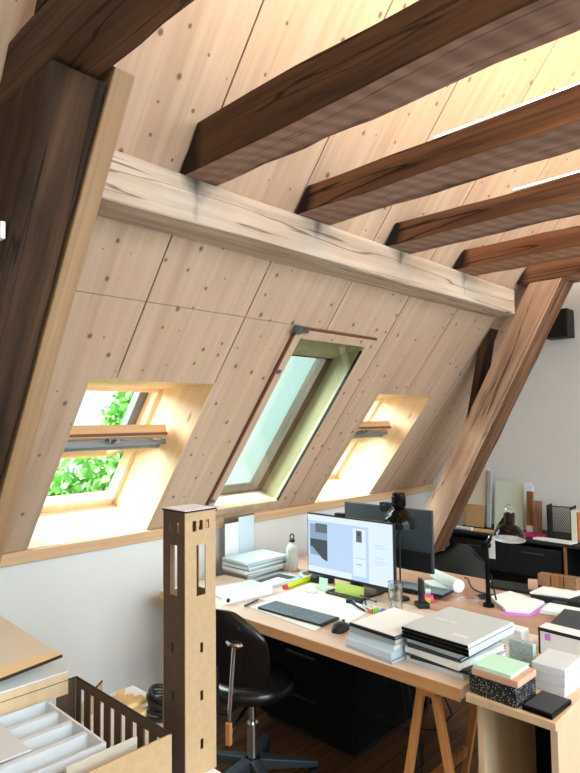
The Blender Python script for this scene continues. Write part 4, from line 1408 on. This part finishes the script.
lean('board', 'tall off-white board leaning on the end wall next to the strut', 'board', 2.175, 2.39, 0.45, 0.014, 'offwhite', 4.50)
lean('cardboard_sheet', 'brown cardboard sheet standing in front of the tall off-white board', 'cardboard', 2.18, 2.33, 0.17, 0.006, 'card', 4.44)
lean('board', 'narrow grey board leaning edge on between the off-white and the green glass board', 'board', 2.140, 2.168, 0.44, 0.02, 'grey_p', 4.48)
lean('glass_board', 'pale green glossy board leaning on the end wall behind the architect lamp', 'board', 1.90, 2.125, 0.36, 0.010, 'frost', 4.51)
lean('board', 'white board standing behind the pale green glossy board', 'board', 1.865, 1.96, 0.355, 0.012, 'white', 4.56)
t = thing('wooden_bar', 'brown wooden bar with white ends leaning on the end wall', 'bar', (4.48, 1.835, ZT))
t.rotation_euler = (0, R(6), 0)
obj('bar', MB().box(-0.02, -0.022, 0.05, 0, 0.022, 0.30), 'walnut', t, smooth=0)
obj('end_piece', MB().box(-0.02, -0.022, 0.0, 0, 0.022, 0.0498), 'white', t, smooth=0)
obj('end_piece', MB().box(-0.02, -0.022, 0.3002, 0, 0.022, 0.345), 'white', t, smooth=0)
lean('board', 'greyish ribbed wood board right of the wooden bar with white ends', 'board', 1.75, 1.808, 0.235, 0.014, 'greywood', 4.48)
flat('paper_sheet', 'magenta sheet lying on the black cabinet below the wooden bar', 'paper', rect(4.36, 1.775, 0.13, 0.19, 0), ZT, ZT + 0.012, 'magenta')
t = thing('file_holder', 'black mesh file holder standing on the black cabinet', 'file holder', (4.42, 1.585, ZT), R(4))
fm = MB()
for yy in (-0.083, 0.079):
    fm.box(-0.06, yy, 0, 0.06, yy + 0.004, 0.228)
fm.box(-0.06, -0.079, 0, 0.06, 0.079, 0.004)
for zz in (0.004, 0.222):
    fm.box(-0.06, -0.079, zz, -0.054, 0.079, zz + 0.006)
fm.box(-0.06, -0.079, 0.0102, -0.054, -0.073, 0.2218).box(-0.06, 0.073, 0.0102, -0.054, 0.079, 0.2218)
obj('frame', fm, 'matte_black', t, smooth=0)
ms = MB()
for i in range(28):
    u = -0.30 + i * 0.02
    for sgn in (1, -1):
        # diagonal wires clipped to the front panel
        pts = []
        y_a, z_a = -0.073, 0.0102
        for k in range(2):
            pass
        za = u if sgn > 0 else u
        ya0, ya1 = -0.073, 0.073
        z0_, z1_ = (u, u + 0.146 * 1.4)
        t0 = max(0, (0.0102 - z0_) / (z1_ - z0_))
        t1 = min(1, (0.2218 - z0_) / (z1_ - z0_))
        if t1 - t0 < 0.03: continue
        pa_ = (-0.057, (ya0 + (ya1 - ya0) * t0) * sgn, z0_ + (z1_ - z0_) * t0)
        pb_ = (-0.057, (ya0 + (ya1 - ya0) * t1) * sgn, z0_ + (z1_ - z0_) * t1)
        ms.tube([pa_, pb_], 0.0022, 4)
obj('mesh_front', ms, 'black', t, smooth=0)
for i, (y, c_, lab, h) in enumerate(((1.475, 'cream_p', 'cream binder standing right of the black mesh file holder', 0.21), (1.43, 'orange', 'orange binder standing right of the cream binder', 0.20), (1.385, 'paper_b', 'pale blue binder standing right of the orange binder', 0.21))):
    bb = book('ring_binder', lab, 'binder', 4.44, y, 0.2, 0.038, 0, ZT, h, c_, 'paper', 'binders on the black cabinet')
flat('paper_sheet', 'loose white papers lying in front of the mesh file holder', 'paper', [(4.21, 1.46), (4.30, 1.44), (4.31, 1.70), (4.24, 1.72)], ZT, ZT + 0.01, 'paper')
flat('wood_sample', 'pale small board lying on the cabinet below the cardboard sheet', 'sample', rect(4.29, 2.13, 0.07, 0.20, 3), ZT, ZT + 0.012, 'straw')
o = obj('paper_tube', MB().cyl((0, -0.08, 0), (0, 0.06, 0), 0.014, seg=16), 'white', loc=(4.25, 2.26, ZT + 0.0145))
tag(o, 'short white tube lying on the cabinet beside the strut', 'tube')
o = obj('hanging_sheet', MB().box(-0.004, -0.025, 0, 0, 0.025, 0.16), 'paper', loc=(CX - 0.0125, 2.00, 0.585), smooth=0)
tag(o, 'small white sheet hanging on the front of the black cabinet behind the architect lamp', 'paper')

# loudspeaker on the end wall
t = thing('loudspeaker', 'small black loudspeaker mounted high on the white end wall beside the strut', 'loudspeaker', (XR - 0.003, 1.625, 2.19), R(180))
obj('cabinet', MB().box(0.03, -0.09, 0, 0.17, 0.09, 0.21), 'matte_black', t, smooth=0, bevel=0.008)
obj('grille', MB().box(0.1702, -0.08, 0.012, 0.174, 0.08, 0.198), 'black', t, smooth=0)
obj('bracket', MB().box(0.0, -0.03, 0.08, 0.0298, 0.03, 0.18), 'darkgrey', t, smooth=0)

# ------------------------------------------------------------------ model table in the near left
TB = 0.74
t = thing('model_table', 'pale wooden table in the near left corner carrying the card models', 'table', (0.2, 1.37, 0))
obj('tabletop', MB().box(-0.75, -0.42, TB - 0.03, 0.775, 0.42, TB), 'white', t, smooth=0, bevel=0.002)
for sx in (-0.70, 0.70):
    for sy in (-0.37, 0.37):
        obj('leg', MB().box(sx - 0.025, sy - 0.025, 0, sx + 0.025, sy + 0.025, TB - 0.0305), 'ply', t, smooth=0)
TB += 0.0005
STZ = 0.665

# tower
TX, TY, TW, TH = 0.887, 1.208, 0.094, 0.636
t = thing('tower_model', 'tall square brown card model tower with slot windows standing on the near table', 'model', (TX, TY, TB))
T_ = 0.003
front = [(0.022, TH - .048, 0.034, TH - .022), (0.042, TH - .046, 0.054, TH - .022), (0.062, TH - .044, 0.074, TH - .022),
         (0.034, TH - .206, 0.062, TH - .082)] + [(0.045, z, 0.054, z + 0.024) for z in (TH - .345, TH - .46, TH - .575)]
left = [(0.022, TH - .052, 0.034, TH - .026), (0.058, TH - .050, 0.070, TH - .026),
        (0.030, TH - .206, 0.064, TH - .082)] + [(0.045, z, 0.054, z + 0.024) for z in (TH - .345, TH - .46, TH - .575)]
obj('wall', MB().panel(TW, TH, T_, front), 'mdf', t, smooth=0)
wl = MB().panel(TW - 2 * T_ - 0.0004, TH, T_, left).xf(Matrix.Translation((T_, T_ + .0002, 0)) @ Matrix.Rotation(R(90), 4, 'Z'))
obj('wall', wl, 'mdf_dark', t, smooth=0)  # darker board paints in the shade on this wall
wr = MB().panel(TW - 2 * T_ - 0.0004, TH, T_, left).xf(Matrix.Translation((TW, T_ + .0002, 0)) @ Matrix.Rotation(R(90), 4, 'Z'))
obj('wall', wr, 'mdf', t, smooth=0)
obj('wall', MB().panel(TW, TH, T_, front).xf(Matrix.Translation((0, TW - T_, 0))), 'mdf', t, smooth=0)
obj('roof_plate', MB().box(-0.002, -0.002, TH + 0.0002, TW + 0.002, TW + 0.002, TH + 0.004), 'burnt', t, smooth=0)
obj('roof_sheet', MB().box(-0.0005, -0.0005, TH + 0.0042, TW + 0.0005, TW + 0.0005, TH + 0.0055), 'white', t, smooth=0)

# card model house (open box with slotted walls)
HX0, HX1, HY0, HY1, HH = 0.30, 0.812, 1.157, 1.605, 0.16
t = thing('house_model', 'open brown card model box with slotted side wall on the near table', 'model', (HX0, HY0, TB))
w, d = HX1 - HX0, HY1 - HY0
obj('wall', MB().panel(w, HH, 0.004, []), 'mdf', t, smooth=0)
sl = [(0.03 + 0.052 * i, 0.01, 0.03 + 0.052 * i + 0.022, HH - 0.022) for i in range(8)]
ws = MB().panel(d - 0.0084, HH, 0.004, sl).xf(Matrix.Translation((w, 0.0042, 0)) @ Matrix.Rotation(R(90), 4, 'Z'))
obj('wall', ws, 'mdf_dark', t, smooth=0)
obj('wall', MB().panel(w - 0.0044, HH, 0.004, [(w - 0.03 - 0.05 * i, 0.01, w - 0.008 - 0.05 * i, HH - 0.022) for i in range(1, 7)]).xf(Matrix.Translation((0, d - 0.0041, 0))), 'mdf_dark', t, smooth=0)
obj('rim', MB().box(w - 0.0045, 0.0, HH + 0.0002, w + 0.0005, d, HH + 0.0022).box(0, d - 0.005, HH + 0.0002, w - 0.0047, d, HH + 0.0022), 'burnt', t, smooth=0)
obj('floor_plate', MB().box(0.0, 0.0042, 0.0002, w - 0.0045, d - 0.0045, 0.004), 'mdf', t, smooth=0)
obj('inner_wall', MB().box(0.30, 0.07, 0.0042, w - 0.045, 0.073, HH - 0.012), 'offwhite', t, smooth=0)
obj('inner_wall', MB().box(w - 0.09, 0.0742, 0.0042, w - 0.087, 0.11, HH - 0.03), 'white', t, smooth=0)

# white card tray with compartments
t = thing('card_tray', 'white card tray with narrow compartments lying inside the brown model box', 'model', (0.345, 1.28, TB + 0.0045))
TWd, TDp, TH2 = 0.375, 0.305, 0.130
c = 0.006
obj('base', MB().box(0, 0, 0, TWd, TDp, 0.05), 'tray', t, smooth=0)
obj('rim', MB().box(0, 0, 0.0502, TWd, c, TH2).box(0, TDp - c, 0.0502, TWd, TDp, TH2).box(TWd - c, c, 0.0502, TWd, TDp - c, TH2).box(0, c, 0.0502, c, TDp - c, TH2), 'tray', t, smooth=0)
for y in (0.075, 0.15, 0.225):
    obj('divider', MB().box(0.02, y, 0.0502, TWd - c - .0002, y + 0.016, TH2 - 0.004), 'tray', t, smooth=0)
obj('lid_panel', MB().box(0.02, 0.098, TH2 - 0.0038, 0.245, TDp - c - 0.0002, TH2), 'tray', t, smooth=0)

# boards behind
t = thing('card_box', 'flat white topped card box resting on the far wall of the model box', 'model', (0.36, 1.60, 0.8655))
flat_top = MB().box(0, 0, 0, 0.425, 0.20, 0.058)
obj('body', flat_top, 'ply', t, smooth=0)
obj('lid', MB().box(0, 0, 0.0582, 0.425, 0.20, 0.0612), 'white', t, smooth=0)
t = thing('drawing_board', 'large thin plywood sheet lying tilted on the flat card box', 'board', (0.55, 1.76, 0.969))
bm_ = MB().prism([(0.215, -0.16), (0.20, 0.24), (-0.40, 0.30), (-0.40, -0.20)], 0, 0.006)
o = obj('sheet', bm_, 'offwhite', t, smooth=0)
obj('edge_band', MB().prism([(0.2155, -0.166), (0.215, -0.1602), (-0.40, -0.2002), (-0.40, -0.206)], 0, 0.006), 'burnt', t, smooth=0)
t.rotation_euler = (R(4), R(-3), 0)
obj('veneer_strip', MB().prism([(0.2148, -0.1598), (0.214, -0.135), (-0.40, -0.06), (-0.40, -0.1998)], 0.0061, 0.0066), 'veneer', t, smooth=0)

# wall piece and offcuts at the far side of the table
o = obj('card_wall', MB().box(-0.06, -0.0015, 0, 0.06, 0.0015, 0.062).box(-0.06, -0.0018, 0.0622, 0.06, 0.0018, 0.066, 1), ['mdf', 'burnt'], loc=(0.915, 1.70, TB), rot=(0, 0, R(38)), smooth=0)
tag(o, 'small brown card wall piece standing behind the model box', 'model')
r2 = random.Random(3)
LABS = ['long pale offcut lying on top of the heap behind the model box', 'short pale offcut at the left of the heap behind the model box',
        'square pale offcut at the right of the heap behind the model box', 'thin pale stick across the heap behind the model box',
        'wedge shaped pale offcut at the foot of the heap behind the model box', 'pale offcut nearest the tower in the heap behind the model box']

t = thing('stool', 'white topped stool standing between the model table and the knee wall', 'stool', (1.09, 1.74, 0))
obj('seat', MB().box(-0.095, -0.17, STZ - 0.0305, 0.10, 0.19, STZ - 0.0005), 'white', t, smooth=0, bevel=0.003)
for sx in (-0.075, 0.08):
    for sy in (-0.15, 0.17):
        obj('leg', MB().box(sx - 0.015, sy - 0.015, 0, sx + 0.015, sy + 0.015, STZ - 0.031), 'ply', t, smooth=0)
HP = [(1.035, 1.835, 0.16, 0.07, 20, 0.006), (1.06, 1.80, 0.10, 0.09, -25, 0.02), (1.05, 1.745, 0.12, 0.08, 65, 0.012),
      (1.055, 1.80, 0.15, 0.03, 50, 0.008), (1.04, 1.69, 0.09, 0.07, 10, 0.02), (1.06, 1.735, 0.10, 0.05, -10, 0.014)]
zz = [0, 0.0065, 0, 0.0268, 0.0125 + 0.0, 0.033]
for (x, y, w, d, rz, h), lab, z_ in zip(HP, LABS, zz):
    b = MB().prism([(-w / 2, -d / 2), (w / 2, -d / 2 * .6), (w / 2 * .9, d / 2), (-w / 2 * .8, d / 2 * .9)], 0, h)
    o = obj('wood_offcut', b, 'straw', loc=(x, y, STZ + z_), rot=(0, 0, R(rz)), smooth=0)
    tag(o, lab, 'offcut', 'offcuts behind the model box')
t = thing('cable_coil', 'coil of thick black cable lying on the white stool beside the tower', 'cable', (1.125, 1.66, STZ))
for k in range(5):
    rr = 0.052 - 0.004 * (k % 3)
    lp = [(rr * math.cos(a) * 0.9 + 0.004 * k, rr * math.sin(a) * 1.1, 0.008 + 0.0155 * k + 0.006 * math.sin(2 * a + k)) for a in [2 * math.pi * i / 28 for i in range(29)]]
    obj('loop', MB().tube(lp, 0.0078), 'black', t)

# ------------------------------------------------------------------ garden trees outside
def tree(label, x, y, z0, r_, hgt, seed, nleaf):
    rr = random.Random(seed)
    t = thing('tree', label, 'tree', (x, y, z0), 0, 'trees in the garden')
    obj('trunk', MB().tube([(0, 0, 0), (0.05, 0.03, hgt * .3), (0, 0, hgt * .6)], 0.12), 'bark', t)
    vs, fs = [], []
    for i in range(nleaf):
        while True:
            p = Vector((rr.uniform(-1, 1), rr.uniform(-1, 1), rr.uniform(-1, 1)))
            if 0.25 < p.length < 1: break
        q = noise.noise(p * 2.3 + Vector((seed, 0, 0)))
        p = p * (1 + 0.35 * q)
        c_ = Vector((p.x * r_, p.y * r_, hgt * 0.62 + p.z * hgt * 0.42))
        n = Vector((rr.gauss(0, 1), rr.gauss(0, 1), rr.gauss(0, 1))).normalized()
        a = n.orthogonal().normalized() * rr.uniform(0.07, 0.12)
        b_ = n.cross(a).normalized() * rr.uniform(0.045, 0.075)
        k = len(vs)
        vs += [c_ - a, c_ + b_, c_ + a, c_ - b_]
        fs.append((k, k + 1, k + 2, k + 3))
    obj('foliage', MB().add(vs, fs), 'leaf', t, smooth=0)
    return t


tree('leafy green tree filling the lower left skylight, beyond the left half of the glass', 4.5, 9.2, -3.2, 1.5, 3.85, 5, 15000)
tree('leafy green tree rising higher at the right side of the left skylight', 7.65, 11.9, -3.2, 1.2, 5.5, 9, 11000)
struct('ground', MB().box(-20, 4, -3.3, 30, 40, -3.2), 'grass', smooth=0)
